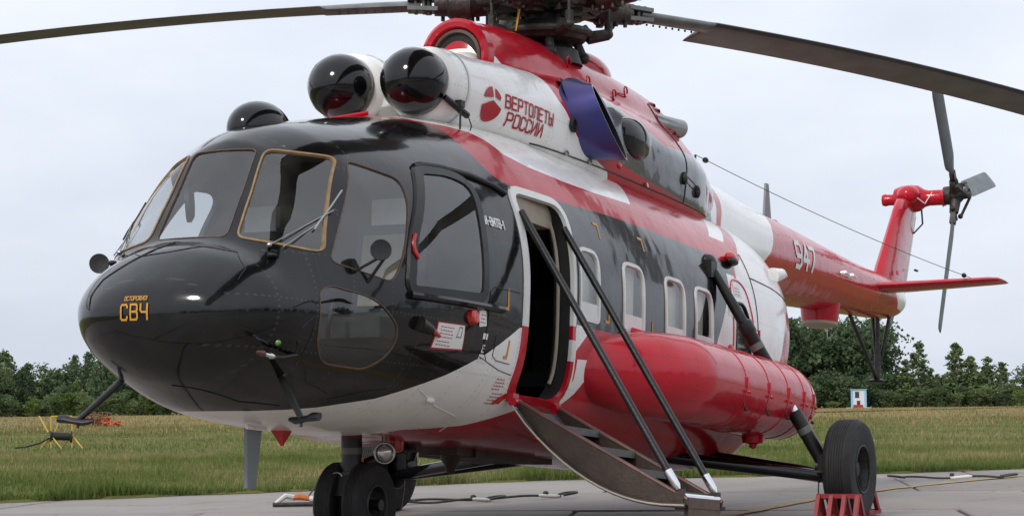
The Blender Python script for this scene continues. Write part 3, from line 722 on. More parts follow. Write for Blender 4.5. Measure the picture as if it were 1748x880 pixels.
paints = [Y(red, 0, mi=2), Y(black, 0, mi=1), Y(wedge, 0, mi=0), Y(redlow, 0, mi=2), Y(redclam, 0, mi=2), Y(wtri, 0, mi=0), Y(wwed, 0, mi=0), Y(wsq, 0, mi=0), Y(wbx, 0, mi=0)]
xs = np.concatenate([[-.56,-.5585,-.555,-.548,-.537,-.522,-.502],np.arange(-.48,1.2,.045),np.arange(1.2,7.0,.09),np.arange(7.0,9.9,.08),[9.9,9.94,9.97,9.99,10.0]])
fus, panes = skin('fuselage', FUS, FUS.shell(xs, 120), paints, holes, ['white_paint','black_paint','red_paint'], heli)
names = ['windshield','windshield','windshield','quarter_window','quarter_window','sliding_window','sliding_window','chin_window','chin_window'] + ['cabin_window']*8 + ['rear_window']*2
polys = [(CEN,'x',0),(FRP,'x',0),(mir(FRP),'x',0),(QUA,'y',-1),(QUA,'y',1),(SID,'y',-1),(SID,'y',1),(CHN,'y',-1),(CHN,'y',1)] + [(c,'y',-1) for c in CAB] + [(c,'y',1) for c in CAB] + [(REAR,'y',-1),(REAR,'y',1)]
WIN = []
for k, (nm_, (pl, ax, sd_)) in enumerate(zip(names, polys)):
    gm = 'windshield_glass' if k < 7 else ('dark_glass' if k < 9 else 'cabin_glass')
    w = pane(nm_, FUS, panes[k], gm, heli, inset=-.012 if nm_ == 'sliding_window' else .006); WIN.append(w)
    if k in (1, 2): band(FUS, pl, ax, sd_, .008, .007, .007, 'window_frame', 'seal_gold', w)
    elif nm_ in ('windshield','quarter_window','chin_window'): band(FUS, pl, ax, sd_, .003, .005, .004, 'window_frame', 'seal_tan', w)
    elif nm_ == 'sliding_window':
        band(FUS, pl, ax, sd_, .065, .012, .022, 'window_frame', 'satin_black', w)
        rail(FUS, [(.84,1.455),(1.3,1.465),(1.9,1.475)], 'y', sd_, .026, .012).build('slide_rail', 'black_paint', w)
        mb = rail(FUS, [(1.22,2.37),(1.3,2.395),(1.5,2.41),(1.8,2.405),(2.05,2.37),(2.17,2.33)], 'y', sd_, .02, .01); mb.build('rain_gutter', 'satin_black', w)
        if sd_ < 0:
            p = drape(FUS, [(.915,1.85),(.885,1.80),(.885,1.74),(.915,1.70)], 'y', -1, .03); q = drape(FUS, [(.915,1.85),(.915,1.70)], 'y', -1, .0)
            MB().tube([q[0]]+list(p)+[q[1]], .013, 10).build('handle', 'red_plastic', w)
    elif nm_ == 'cabin_window':
        band(FUS, pl, ax, sd_, .008, .030, .012, 'window_frame', 'trim_white', w, sink=.02)
        a, b = CABW[(k-9) % 4]
        sticker(FUS, [(a+.025,1.565),(b-.025,1.565),(b-.025,1.685),(a+.025,1.685)], 'y', sd_, .004).build('lower_panel', 'trim_white', w)
    else:
        band(FUS, pl, ax, sd_, .004, .016, .010, 'window_frame', 'satin_black', w)
        band(FUS, rpoly([(6.40,1.45),(6.93,1.45),(6.92,1.95),(6.82,2.22),(6.70,2.28),(6.52,2.28),(6.42,2.2)], .06), 'y', sd_, .009, .009, .008, 'hatch_edge', 'red_paint', w)
# curtains in the first cabin windows; sheets added behind the rest mimic sky sheen
for k in range(9, 17):
    a, b = CABW[(k-9) % 4]; sd_ = -1 if k < 13 else 1; V = []; n = 24
    for t in range(n+1):
        x = a - .05 + (b-a+.1)*t/n*(1.0 if (k-9) % 4 in (0, 2) else .82)
        for z in (1.5, 2.15): V.append((x, sd_*(1.165+.010*math.sin(t*1.9)), z))
    MB().add(V, [(2*t, 2*t+1, 2*t+3, 2*t+2) for t in range(n)]).build('curtain_and_sky_sheen', 'curtain_and_sky_sheen', WIN[k])

# cabin doorway -----------------------------------------------------
df = empty('doorway', heli)
band(FUS, DOOR, 'y', -1, .062, .004, .016, 'door_frame', 'trim_white', df)
fr = df.children[0]; fr.data.materials.append(MATS['red_paint'])
for p_ in fr.data.polygons: p_.material_index = 1 if p_.center.z < (1.40 if p_.center.x < 2.6 else 1.22) or (1.36 < p_.center.z < 1.46 and p_.center.x > 2.6) else 0
p0 = dens(DOOR, .05); n = len(p0); A = drape(FUS, p0, 'y', -1, .012); B = A.copy(); B[:, 1] += .16
MB().add(np.concatenate([A, B]), [(i, (i+1) % n, n+(i+1) % n, n+i) for i in range(n)]).build('door_jamb', 'cabin_dark', df)
A = drape(FUS, offs(p0, -.03), 'y', -1, -.10)
MB().tube(list(A[int(n*.22):int(n*.66)]), .014, 8).build('door_seal', 'beige', df)
mb = MB(); mb.box((2.62,-.93,2.30), (.72,.30,.20)); mb.box((2.45,-1.05,2.19), (.16,.08,.02)); mb.build('header_panel', 'beige', df)
# interior ----------------------------------------------------------
def disc(x, k, z0=-9, t=.04):
    P = FUS.ring(x, np.linspace(0, 2*np.pi, 48, endpoint=False)); zc = 1.7; return MB().prism([(x, p[1]*k, max(z0, zc+(p[2]-zc)*k)) for p in P], (0,0,0), (t,0,0))
def deck(x0, x1, z, k=.93):
    L2 = []; X_ = np.linspace(x0, x1, 14)
    for x in X_: L2.append((x, float(drape(FUS, [(x, z)], 'y', 1)[0][1])*k, z))
    return MB().prism(L2 + [(x, -y, z_) for x, y, z_ in L2[::-1]], (0,0,-.02), (0,0,.02))
inn = empty('cabin_interior', heli)
deck(2.2, 7.1, .86).build('cabin_floor', 'cabin_dark', inn)
disc(2.13, .955).build('bulkhead', 'cabin_dark', inn)
disc(7.15, .95).build('rear_bulkhead', 'cabin_grey', inn)
for r in range(5):
    for sd_ in (-1, 1):
        if r == 0 and sd_ < 0: continue
        mb = MB(); x = 3.3+r*.8; mb.box((x, sd_*.72, 1.18), (.46,.8,.12)); mb.box((x+.24, sd_*.72, 1.52), (.1,.8,.7)); mb.build('passenger_seat', 'seat_cloth', inn)
ck = empty('cockpit', heli)
deck(.25, 2.1, .88, .9).build('cockpit_floor', 'cabin_dark', ck)
mb = MB(); mb.prism([(.38,-.62,1.56),(.26,-.62,1.58),(.22,-.62,1.48),(.42,-.62,1.0),(.55,-.62,1.0)], (0,0,0), (0,1.24,0)); mb.build('instrument_panel', 'cabin_dark', ck)
MB().box((.62,0,1.05), (.5,.3,.36)).build('centre_console', 'cabin_dark', ck)
for k in range(10):
    y = -.5+.11*k; MB().lathe([(0,0),(.042,0),(.045,.012)], (.47-.0*k, y, 1.30), (1,0,.4), 14).build('gauge', 'trim_white' if k % 3 == 0 else 'cabin_grey', ck)
MB().box((.92,0,2.50), (.45,.5,.14)).build('overhead_panel', 'cabin_dark', ck)
for sd_ in (-1, 1):
    mb = MB(); mb.box((1.28,sd_*.52,1.28), (.5,.48,.14)); mb.box((1.56,sd_*.52,1.66), (.14,.48,.8), M=Matrix.Rotation(.12,3,'Y')); mb.box((1.62,sd_*.52,2.12), (.1,.28,.2)); mb.build('pilot_seat', 'seat_cloth', ck)
    MB().box((1.545,sd_*.52,2.13), (.06,.26,.18)).build('headrest_cover', 'trim_white', ck); MB().box((1.485,sd_*.52,1.72), (.03,.36,.5), M=Matrix.Rotation(.12,3,'Y')).build('seat_cover', 'beige', ck)
    MB().tube([(.85,sd_*.5,.9),(.80,sd_*.5,1.25),(.86,sd_*.5,1.42)], .018, 8).build('control_stick', 'satin_black', ck)
mb = MB().lathe([(.0,0),(.10,.0),(.13,.02),(.13,.05),(0,.06)], (.66,.50,2.12), (-.5,.85,-.1), 20, sx=1.3); mb.build('cockpit_fan', 'satin_black', ck)

# engine cowling ------------------------------------------------------
cw_white = [(2.2,4.3),(3.37,4.3),(3.37,3.80),(3.46,3.74),(3.62,3.72),(3.70,3.66),(3.78,3.52),(3.80,3.36),(3.93,3.24),(4.08,3.13),(4.5,3.005),(4.72,2.96),(5.1,2.7),(2.2,2.7)]
cw_black = [(4.93,3.66),(5.12,3.57),(5.52,3.48),(5.91,3.40),(6.45,3.44),(7.2,3.50),(7.9,3.55),(7.9,2.96),(6.9,2.97),(6.24,2.985),(5.61,3.015),(5.01,3.055),(4.76,3.08),(4.35,3.14),(4.6,3.5)]
xs = np.unique(np.concatenate([np.arange(2.36,3.38,.03), np.arange(3.38,3.60,.012), np.arange(3.6,4.4,.04), np.arange(4.4,6.6,.075), np.arange(6.6,7.81,.05)]))
EXH = [(4.10,3.62),(3.86,3.42),(3.92,3.28),(4.05,3.185),(4.40,3.075),(4.70,3.04),(4.86,3.12),(4.82,3.26),(4.60,3.46),(4.38,3.6)]
cowl, _ = skin('engine_cowling', COWL, COWL.shell(xs), [Y(cw_white, 0, mi=0), Y(cw_black, 0, mi=3)], [Y(rpoly(EXH, .1), -1), Y(rpoly(EXH, .1), 1)], ['white_paint','black_paint','red_paint','grey_paint'], heli, base=2)
for sd_ in (-1, 1):      # hinge line and latches along the cowl foot
    mb = MB()
    L_ = drape(COWL, [(x, 2.965) for x in np.arange(3.45, 7.2, .1)], 'y', sd_, .004); mb.tube(list(L_), .006, 6); mb.build('hinge_line', 'rotor_dark', cowl)
    for x in (3.95, 4.35, 5.5):
        q = Vector(drape(COWL, [(x, 2.975)], 'y', sd_, .012)[0]); mb = MB(); mb.lathe([(.0,0),(.022,.0),(.022,.018),(0,.02)], q, (0,sd_,.2), 10); mb.build('latch', 'steel', cowl)
    L_ = drape(COWL, [(6.42, z) for z in np.linspace(2.97, 3.9, 16)], 'y', sd_, .002); MB().tube(list(L_), .006, 6).build('cowl_seam', 'rotor_dark', cowl)
# roof panel lines and handles on the red hump
for x, z in ((4.86,3.93),(5.06,3.80),(5.5,3.77),(5.84,3.87)):
    q = Vector(drape(COWL, [(x, z)], 'y', -1, .0)[0]); nn = Vector(grad(COWL, [tuple(q)])[0]); mb = MB(); c = [q + Vector((math.cos(a)*.06, 0, math.sin(a)*.045)) + nn*(.005+.03*math.sin(max(0, a)/1.0*.5)) for a in np.linspace(.2, 4.6, 12)]
    mb.tube(c, .008, 6); mb.build('grab_loop', 'red_paint', cowl)
for sd_ in (-1, 1):
    for i in range(6):
        t = i/5; q = Vector(drape(COWL, [(6.58+.10*t, 3.93-.25*t)], 'y', sd_, .0)[0]); nn = Vector(grad(COWL, [tuple(q)])[0])
        mb = MB(); mb.tube([q-nn*.004+Vector((-.09,0,.0)), q+nn*.006, q-nn*.002+Vector((.05,0,0))], [.006,.018,.002], 8, flat=.8); mb.build('louvre', 'red_paint', cowl)
        MB().ball(q+nn*.006+Vector((.055,0,-.005)), (.03,.012,.02), 10, 6).build('louvre_slot', 'soot_and_hole_shade', cowl)  # dark ball painting the shade inside the slot
q0 = Vector((6.50,-.40,3.75)); mb = MB(); mb.lathe([(.085,0),(.085,.42),(.078,.43),(.074,.42),(.074,.1),(0,.1)], q0, (.92,-.30,.0), 22); mb.build('vent_pipe', 'steel', cowl)
q0 = Vector((6.50,.40,3.75)); mb = MB(); mb.lathe([(.085,0),(.085,.42),(.078,.43),(.074,.42),(.074,.1),(0,.1)], q0, (.92,.30,.0), 22); mb.build('vent_pipe', 'steel', cowl)
mb = MB(); mb.ball((5.85,0,4.07), (.42,.22,.20), 26, 14); mb.build('gearbox_fairing', 'red_paint', cowl)
# oil cooler fan intake
mb = MB(); V = []; prof = [(.215,.02),(.235,-.035),(.27,-.055),(.30,-.03),(.305,.06)]
mb.lathe(prof, (3.44,0,3.70), (1,0,.06), 40, cap=False); mb.build('intake_lip', 'red_paint', cowl)
mb = MB(); mb.lathe([(.222,.01),(.22,.10),(0,.12)], (3.44,0,3.70), (1,0,.06), 32); mb.build('intake_duct', 'cabin_dark', cowl)
mb = MB(); mb.lathe([(.215,-.01),(.19,-.02),(.185,.03)], (3.44,0,3.70), (1,0,.06), 32, cap=False); mb.build('intake_ring', 'seal_tan', cowl)
for sd_ in (-.1, .06):
    mb = MB(); mb.lathe([(.105,.12),(.105,-.05),(.095,-.065),(.082,-.05),(.08,.06),(0,.06)], (3.36,sd_,3.60), (1,0,.25), 24, mi=0); mb.build('air_duct', 'trim_white', cowl)
    mb = MB(); mb.lathe([(.083,.0),(0,-.005)], (3.335,sd_,3.594), (1,0,.25), 24); mb.build('duct_mouth', 'soot_and_hole_shade', cowl)  # dark disc painting the shade inside the duct
# engine intakes with dust domes
for sd_ in (-1, 1):
    e = empty('engine_intake', cowl)
    o = (2.20, sd_*.308, 3.215)
    mb = MB(); mb.lathe([(.0,-.245),(.08,-.233),(.145,-.20),(.20,-.145),(.235,-.075),(.247,0),(.245,.06),(.225,.10),(.12,.12)], o, (1,0,0), 44); mb.build('dust_dome', 'gloss_black', e)
    mb = MB(); mb.lathe([(.20,.09),(.245,.085),(.268,.10),(.285,.14),(.296,.20),(.304,.30),(.306,.40)], o, (1,0,0), 44, cap=False); mb.build('intake_ring', 'white_paint', e)
    mb = MB(); mb.lathe([(.309,.285),(.312,.30),(.309,.315)], o, (1,0,0), 44, cap=False); mb.build('ring_band', 'trim_white', e)
    mb = MB(); mb.lathe([(.246,.088),(.19,.2),(0,.22)], o, (1,0,0), 36); mb.build('intake_throat', 'soot_and_hole_shade', e)
    a = -.62 if sd_ < 0 else .2
    q = Vector(o)+(Vector((.06, -.228, -.125)) if sd_ < 0 else Vector((.10, -.15, -.24))); mb = MB(); mb.tube([q, q+Vector((.10,-.05,-.06)), q+Vector((.22,-.075,-.10))], [.022,.026,.026], 10); mb.box(q+Vector((.13,-.06,-.03)), (.06,.05,.05)); mb.build('sensor_probe', 'satin_black', e)
    mb = MB(); mb.tube([q+Vector((.12,-.07,-.07)), q+Vector((.12,-.07,-.22))], .008, 6); mb.tube([q+Vector((.22,-.08,-.10)), q+Vector((.30,-.07,-.16)), q+Vector((.29,-.06,-.22)), q+Vector((.20,-.06,-.26))], .005, 6); mb.build('sensor_pipe', 'satin_black', e)
# red strut lying on the roof ahead of the intakes
mb = MB(); P = [(1.5,.62),(1.75,.30),(2.05,-.02)]; mb.tube([(x, y, float(FUS.par(np.array([x]))[2][0]+FUS.par(np.array([x]))[1][0])-.055*abs(y)/.3+.03) for x, y in P], .018, 8); mb.build('roof_strut', 'red_paint', heli)
# exhausts
for sd_ in (-1, 1):
    ex = empty('engine_exhaust', heli)
    C = Vector((4.42, sd_*.90, 3.30)); U_ = Vector((.20, sd_*.06, -.25)); W_ = Vector((.21, -sd_*.075, .06)); n = 40
    D = Vector((-.08, -sd_*.22, .03)); V = []
    W1 = Vector((.27, -sd_*.0, .17))
    for t, sc_ in ((0,1.),(.2,1.0),(.45,1.0),(.7,1.0),(1,1.0)):
        for j in range(n):
            a = 2*math.pi*j/n; q_ = min(1., t/.85)**.7; V.append(C + D*t + (U_*math.cos(a) + W_.lerp(W1, q_)*math.sin(a))*sc_*1.10)
    for t, sc_ in ((0,.95),(.6,.93)):
        for j in range(n):
            a = 2*math.pi*j/n; V.append(C + D*t + (U_*math.cos(a) + W_*math.sin(a))*sc_*1.10)
    MB().add(V[:5*n], [(k*n+j, k*n+(j+1) % n, (k+1)*n+(j+1) % n, (k+1)*n+j) for k in range(4) for j in range(n)]).build('outer_pipe', 'heat_blue', ex)
    MB().add(V[5*n:], [(j, (j+1) % n, n+(j+1) % n, n+j) for j in range(n)] + [tuple(range(n, 2*n))]).build('pipe_inside', 'soot_and_hole_shade', ex)
    MB().add(V[:n]+V[5*n:6*n], [(j, (j+1) % n, n+(j+1) % n, n+j) for j in range(n)]).build('pipe_rim', 'steel', ex)
    mb = MB(); mb.add([C + D*1.05 + (U_*math.cos(a)+W_*math.sin(a))*1.18 for a in np.linspace(0, 2*math.pi, 24, endpoint=False)], [tuple(range(24))]); mb.build('shroud_gap', 'soot_and_hole_shade', ex)
    mb = MB(); mb.ball((5.22, sd_*.745, 3.32), (.33,.135,.185), 30, 18); mb.build('cooling_blister', 'gloss_black', heli)
    mb = MB(); mb.lathe([(.0,0),(.055,.0),(.06,.02),(.045,.03),(.04,.012),(0,.012)], drape(COWL, [(3.98,3.20)], 'y', sd_, -.004)[0], (0,sd_,0), 18); mb.build('drain_port', 'satin_black', cowl)
    mb = MB()
    for x, z in ((6.35,3.18),(6.72,3.12)): mb.ball(drape(COWL, [(x, z)], 'y', sd_, .01)[0], (.035,.03,.06), 10, 8)
    mb.tube([drape(COWL, [(6.35,3.2)], 'y', sd_, .03)[0], drape(COWL, [(6.72,3.14)], 'y', sd_, .03)[0]], .006, 6); mb.build('cowl_strut', 'satin_black', cowl)
    mb = MB(); mb.ball(drape(COWL, [(4.92,3.045)], 'y', sd_, .0)[0], (.05,.012,.03), 10, 6); mb.build('access_cap', 'red_paint', cowl)
# roof bubble
mb = MB(); mb.ball((.93,.16,2.62), (.30,.20,.21), 36, 20); mb.xf(lambda p: (p[0] + (.25*max(0, p[0]-.93)), .16+(p[1]-.16)*(1-.45*max(0, (p[0]-.93)/.3)), p[2])); mb.build('roof_blister', 'gloss_black', heli)

# tail boom -----------------------------------------------------------
bk = [(6.8,3.7),(7.55,3.7),(7.53,3.42),(7.44,3.15),(7.41,2.99),(7.38,2.1),(6.8,2.1)]
rb = [(7.86,3.7),(7.84,3.5),(7.74,3.25),(7.56,2.99),(7.4,2.1),(7.55,2.1),(7.70,2.99),(7.92,3.25),(8.06,3.5),(8.1,3.7)]
rt_ = [(9.98,3.7),(9.93,3.46),(9.80,3.36),(9.67,3.24),(9.58,3.10),(9.46,2.96),(9.26,2.83),(8.6,2.55),(8.6,2.1),(17,2.1),(17,3.7)]
tw = [(14.95,3.20),(15.25,3.33),(17,3.36),(17,3.02),(15.2,3.05)]
xs = np.concatenate([np.arange(6.9,15.6,.1), [15.65,15.72,15.78,15.82,15.85,15.86]])
boom, _ = skin('tail_boom', BOOM, BOOM.shell(xs, 56), [Y(bk,0,mi=1), Y(rb,0,mi=2), Y(rt_,0,mi=2), Y(tw,0,mi=0)], [], ['white_paint','grey_paint','red_paint'], heli)
mb = MB(); mb.lathe([(.24,.16),(.225,0),(.21,-.12)], (12.72,0,2.72), (.06,0,1), 28); mb.build('radar_pod', 'red_paint', boom)
mb = MB(); mb.lathe([(.212,-.12),(.205,-.15),(.15,-.17),(0,-.175)], (12.72,0,2.72), (.06,0,1), 28); mb.build('pod_cover', 'beige', boom)
for x, z in ((12.30,3.12),(12.62,3.13)):
    mb = MB(); q = Vector(drape(BOOM, [(x, z)], 'y', -1, .0)[0]); mb.tube([q, q+Vector((0,-.05,.01)), q+Vector((.16,-.055,-.005)), q+Vector((.2,0,-.01))], [.022,.022,.008,.006], 8); mb.build('boom_handle', 'trim_white', boom)
mb = MB(); mb.prism([(10.70,-.012,3.48),(10.95,-.012,3.48),(10.84,-.012,3.93),(10.76,-.012,3.93)], (0,0,0), (0,.024,0)); mb.build('blade_antenna', 'grey_antenna', boom)
MB().ball((11.05,0,3.51), (.07,.06,.06), 16, 10).build('tail_light', 'signal_red', boom)
mb = MB(); mb.tube([(8.62,0,3.55),(8.64,0,3.86)], [.018,.012], 8); mb.build('wire_mast', 'satin_black', boom)
MB().ball((8.60,0,3.56), (.06,.05,.04), 12, 8).build('mast_foot', 'red_paint', boom)
# stabiliser
stb = empty('stabiliser', heli)
for sd_ in (-1, 1):
    mb = MB(); V = []; n = 14
    for y, xl, ch, z, th in ((.18,14.02,.78,3.20,.085),(.5,14.13,.74,3.215,.08),(1.55,14.46,.56,3.285,.06),(1.66,14.52,.50,3.292,.045),(1.70,14.62,.36,3.295,.012)):
        for j in range(n):
            a = 2*math.pi*j/n; c_ = math.cos(a); V.append((xl+ch*(.5-.5*c_), sd_*y, z+th*math.sin(a)*(.62+.38*c_)))
    mb.add(V, [(k*n+j, k*n+(j+1) % n, (k+1)*n+(j+1) % n, (k+1)*n+j) for k in range(4) for j in range(n)] + [tuple(range(4*n, 5*n))]); mb.build('stabiliser_half', 'red_paint', stb, angle=60)
A0, B0 = Vector((8.64,0,3.86)), Vector((14.62,-1.36,3.31)); pts = []
for t in np.linspace(0, 1, 30): p = A0.lerp(B0, t); p.z -= .10*4*t*(1-t)*.6; pts.append(p)
mb = MB(); mb.tube(pts, .0038, 6); mb.build('antenna_wire', 'rotor_dark', heli)
for t in (.03, .955): MB().ball(A0.lerp(B0, t)-Vector((0,0,.01)), (.05,.03,.03), 12, 8).build('wire_insulator', 'satin_black', heli)
# pylon
pyl = empty('tail_pylon', heli); V = []; n = 18
for z, xl, xt, th in ((3.20,14.80,16.20,.15),(3.6,15.10,16.42,.145),(4.0,15.46,16.62,.125),(4.45,15.87,16.86,.115),(4.62,16.05,16.93,.10)):
    for j in range(n):
        a = 2*math.pi*j/n; c_ = math.cos(a); V.append((xl+(xt-xl)*(.5-.5*c_), th*math.sin(a)*(.65+.35*c_), z))
MB().add(V, [(k*n+j, k*n+(j+1) % n, (k+1)*n+(j+1) % n, (k+1)*n+j) for k in range(4) for j in range(n)] + [tuple(range(4*n, 5*n))]).build('fin', 'red_paint', pyl, angle=60)
mb = MB(); mb.prism([(16.0,-.012,3.1),(16.26,-.012,3.25),(16.88,-.012,4.5),(16.78,-.012,4.5)], (0,0,0), (0,.024,0)); mb.build('trailing_edge', 'white_paint', pyl)
mb = MB(); mb.lathe([(.0,.40),(.075,.40),(.085,.36),(.075,.33),(.075,.25),(.15,.22),(.185,.12),(.19,0),(.175,-.10),(.12,-.18),(.105,-.24),(.105,-.42),(.12,-.44),(.12,-.46)], (16.70,0,4.72), (0,1,0), 26); mb.ball((16.55,0,4.74), (.2,.16,.14), 18, 12); mb.build('tail_gearbox', 'red_paint', pyl)
mb = MB(); mb.tube([(16.5,.05,4.86),(16.45,-.1,4.72),(16.55,-.22,4.62),(16.62,-.3,4.78)], .009, 6); mb.tube([(16.75,-.34,4.83),(16.6,-.38,4.72),(16.75,-.42,4.6)], .008, 6); mb.build('grounding_cable', 'trim_white', pyl)
mb = MB(); mb.tube([(16.9,-.08,4.60),(16.88,-.10,4.4),(16.72,-.02,4.25)], .012, 6); mb.box((16.55,-.1,3.72), (.12,.03,.02)); mb.build('drain_tube', 'rotor_dark', pyl)
mb = MB(); mb.box((15.5,-.145,3.55), (.07,.02,.05)); mb.build('fin_latch', 'red_paint', pyl)
# tail rotor
tr = empty('tail_rotor', heli); HB = Vector((16.72,-.60,4.742))
mb = MB(); mb.lathe([(.12,.16),(.13,.06),(.10,.04),(.10,-.06),(.06,-.10),(.05,-.20),(.0,-.21)], HB, (0,1,0), 20); mb.build('rotor_hub', 'rotor_metal', tr)
mb = MB()
TB = [Vector((-1.539,-.145,1.185)), Vector((-.5275,.095,-1.8726)), Vector((1.883,-.035,.5276))]
for d in TB:
    d.normalize(); sdv = d.cross(Vector((0,1,0))).normalized()
    mb.tube([HB+d*.08, HB+d*.26], [.075,.06], 12); mb.beam(HB+d*.2, HB+d*.42, .09, .07, upv=(0,1,0)); mb.tube([HB+d*.25+sdv*.12+Vector((0,-.07,0)), HB+sdv*.06+Vector((0,-.18,0))], .02, 8); mb.ball(HB+d*.26+sdv*.12+Vector((0,-.06,0)), .035, 10, 8); mb.tube([HB+d*.22-sdv*.09, HB+d*.30+sdv*.13], .03, 8)
mb.build('pitch_links', 'rotor_metal', tr)
for d, ptc in zip(TB, (.30, .12, .62)):
    yv = (Vector((0,1,0)) - d*d.y).normalized(); cv = d.cross(yv)
    C_ = cv*math.cos(ptc) + yv*math.sin(ptc); N_ = d.cross(C_); V = []; n = 12
    for r, ch, th, off in ((.34,.10,.035,0),(.46,.12,.035,0),(.58,.24,.03,.02),(.66,.27,.026,.02),(1.85,.27,.016,.02),(1.93,.25,.012,.02),(1.95,.17,.006,.01)):
        for j in range(n):
            a = 2*math.pi*j/n; c_ = math.cos(a); V.append(HB + d*r + C_*(ch*.5*c_+off) + N_*(th*math.sin(a)*(.7+.3*c_)))
    MB().add(V, [(k*n+j, k*n+(j+1) % n, (k+1)*n+(j+1) % n, (k+1)*n+j) for k in range(6) for j in range(n)] + [tuple(range(6*n, 7*n)), tuple(range(n))[::-1]]).build('tail_rotor_blade', 'tail_blade', tr, angle=60)
# tail bumper
tb = empty('tail_bumper', heli)
mb = MB(); mb.tube([(15.09,0,2.97),(15.09,0,2.52)], .028, 10); mb.tube([(15.09,0,2.52),(15.07,0,2.14)], .045, 10); mb.build('bumper_strut', 'rotor_metal', tb)
for y in (-.10, .08):
    MB().tube([(15.2,y*1.2,2.95),(15.10,0,2.15)], .022, 8).build('brace', 'satin_black', tb)
MB().tube([(13.9,0,2.83),(15.05,0,2.14)], .026, 8).build('brace', 'satin_black', tb)
mb = MB(); mb.lathe([(.0,0),(.10,.0),(.11,.03),(.07,.05),(0,.05)], (15.06,0,2.09), (0,0,1), 16); mb.build('skid_shoe', 'satin_black', tb)
mb = MB(); mb.prism([(15.55,-.015,3.0),(15.8,-.015,3.02),(15.66,-.015,2.86)], (0,0,0), (0,.03,0)); mb.build('tail_fin_antenna', 'grey_antenna', boom)

# main rotor (disc is level in the world) ---------------------------------
mr = empty('main_rotor', heli); RX, RZ = 5.2, 4.43
def RW(mb): return mb.xf(w2h)
mb = MB(); mb.lathe([(.34,-.55),(.30,-.42),(.20,-.36),(.16,-.30),(.15,-.10),(.26,-.08),(.30,-.03),(.30,.10),(.24,.16),(.16,.2),(.0,.22)], (RX,0,RZ), (0,0,1), 32); RW(mb).build('rotor_hub', 'rotor_dark', mr)
mb = MB(); mb.lathe([(.20,-.37),(.36,-.34),(.40,-.29),(.38,-.24),(.30,-.22),(.24,-.17),(.18,-.16)], (RX,0,RZ), (0,0,1), 36, cap=False); mb.torus((RX,0,RZ-.275), (0,0,1), .40, .035); RW(mb).build('swashplate', 'rotor_metal', mr)
for a in np.radians([-52, 40, 130, 215]):
    mb = MB(); d = Vector((math.cos(a), math.sin(a), 0)); p = Vector((RX,0,RZ-.34)); mb.tube([p+d*.3, p+d*.36+Vector((0,0,-.14))], .04, 8); mb.ball(p+d*.36+Vector((0,0,-.13)), .05, 10, 8); RW(mb).build('control_rod', 'rotor_metal', mr)
BL = [(-28,.0088,9.0),(44,.012,3.0),(116,.0122,5.0),(188,.012,3.0),(260,.012,3.0)]
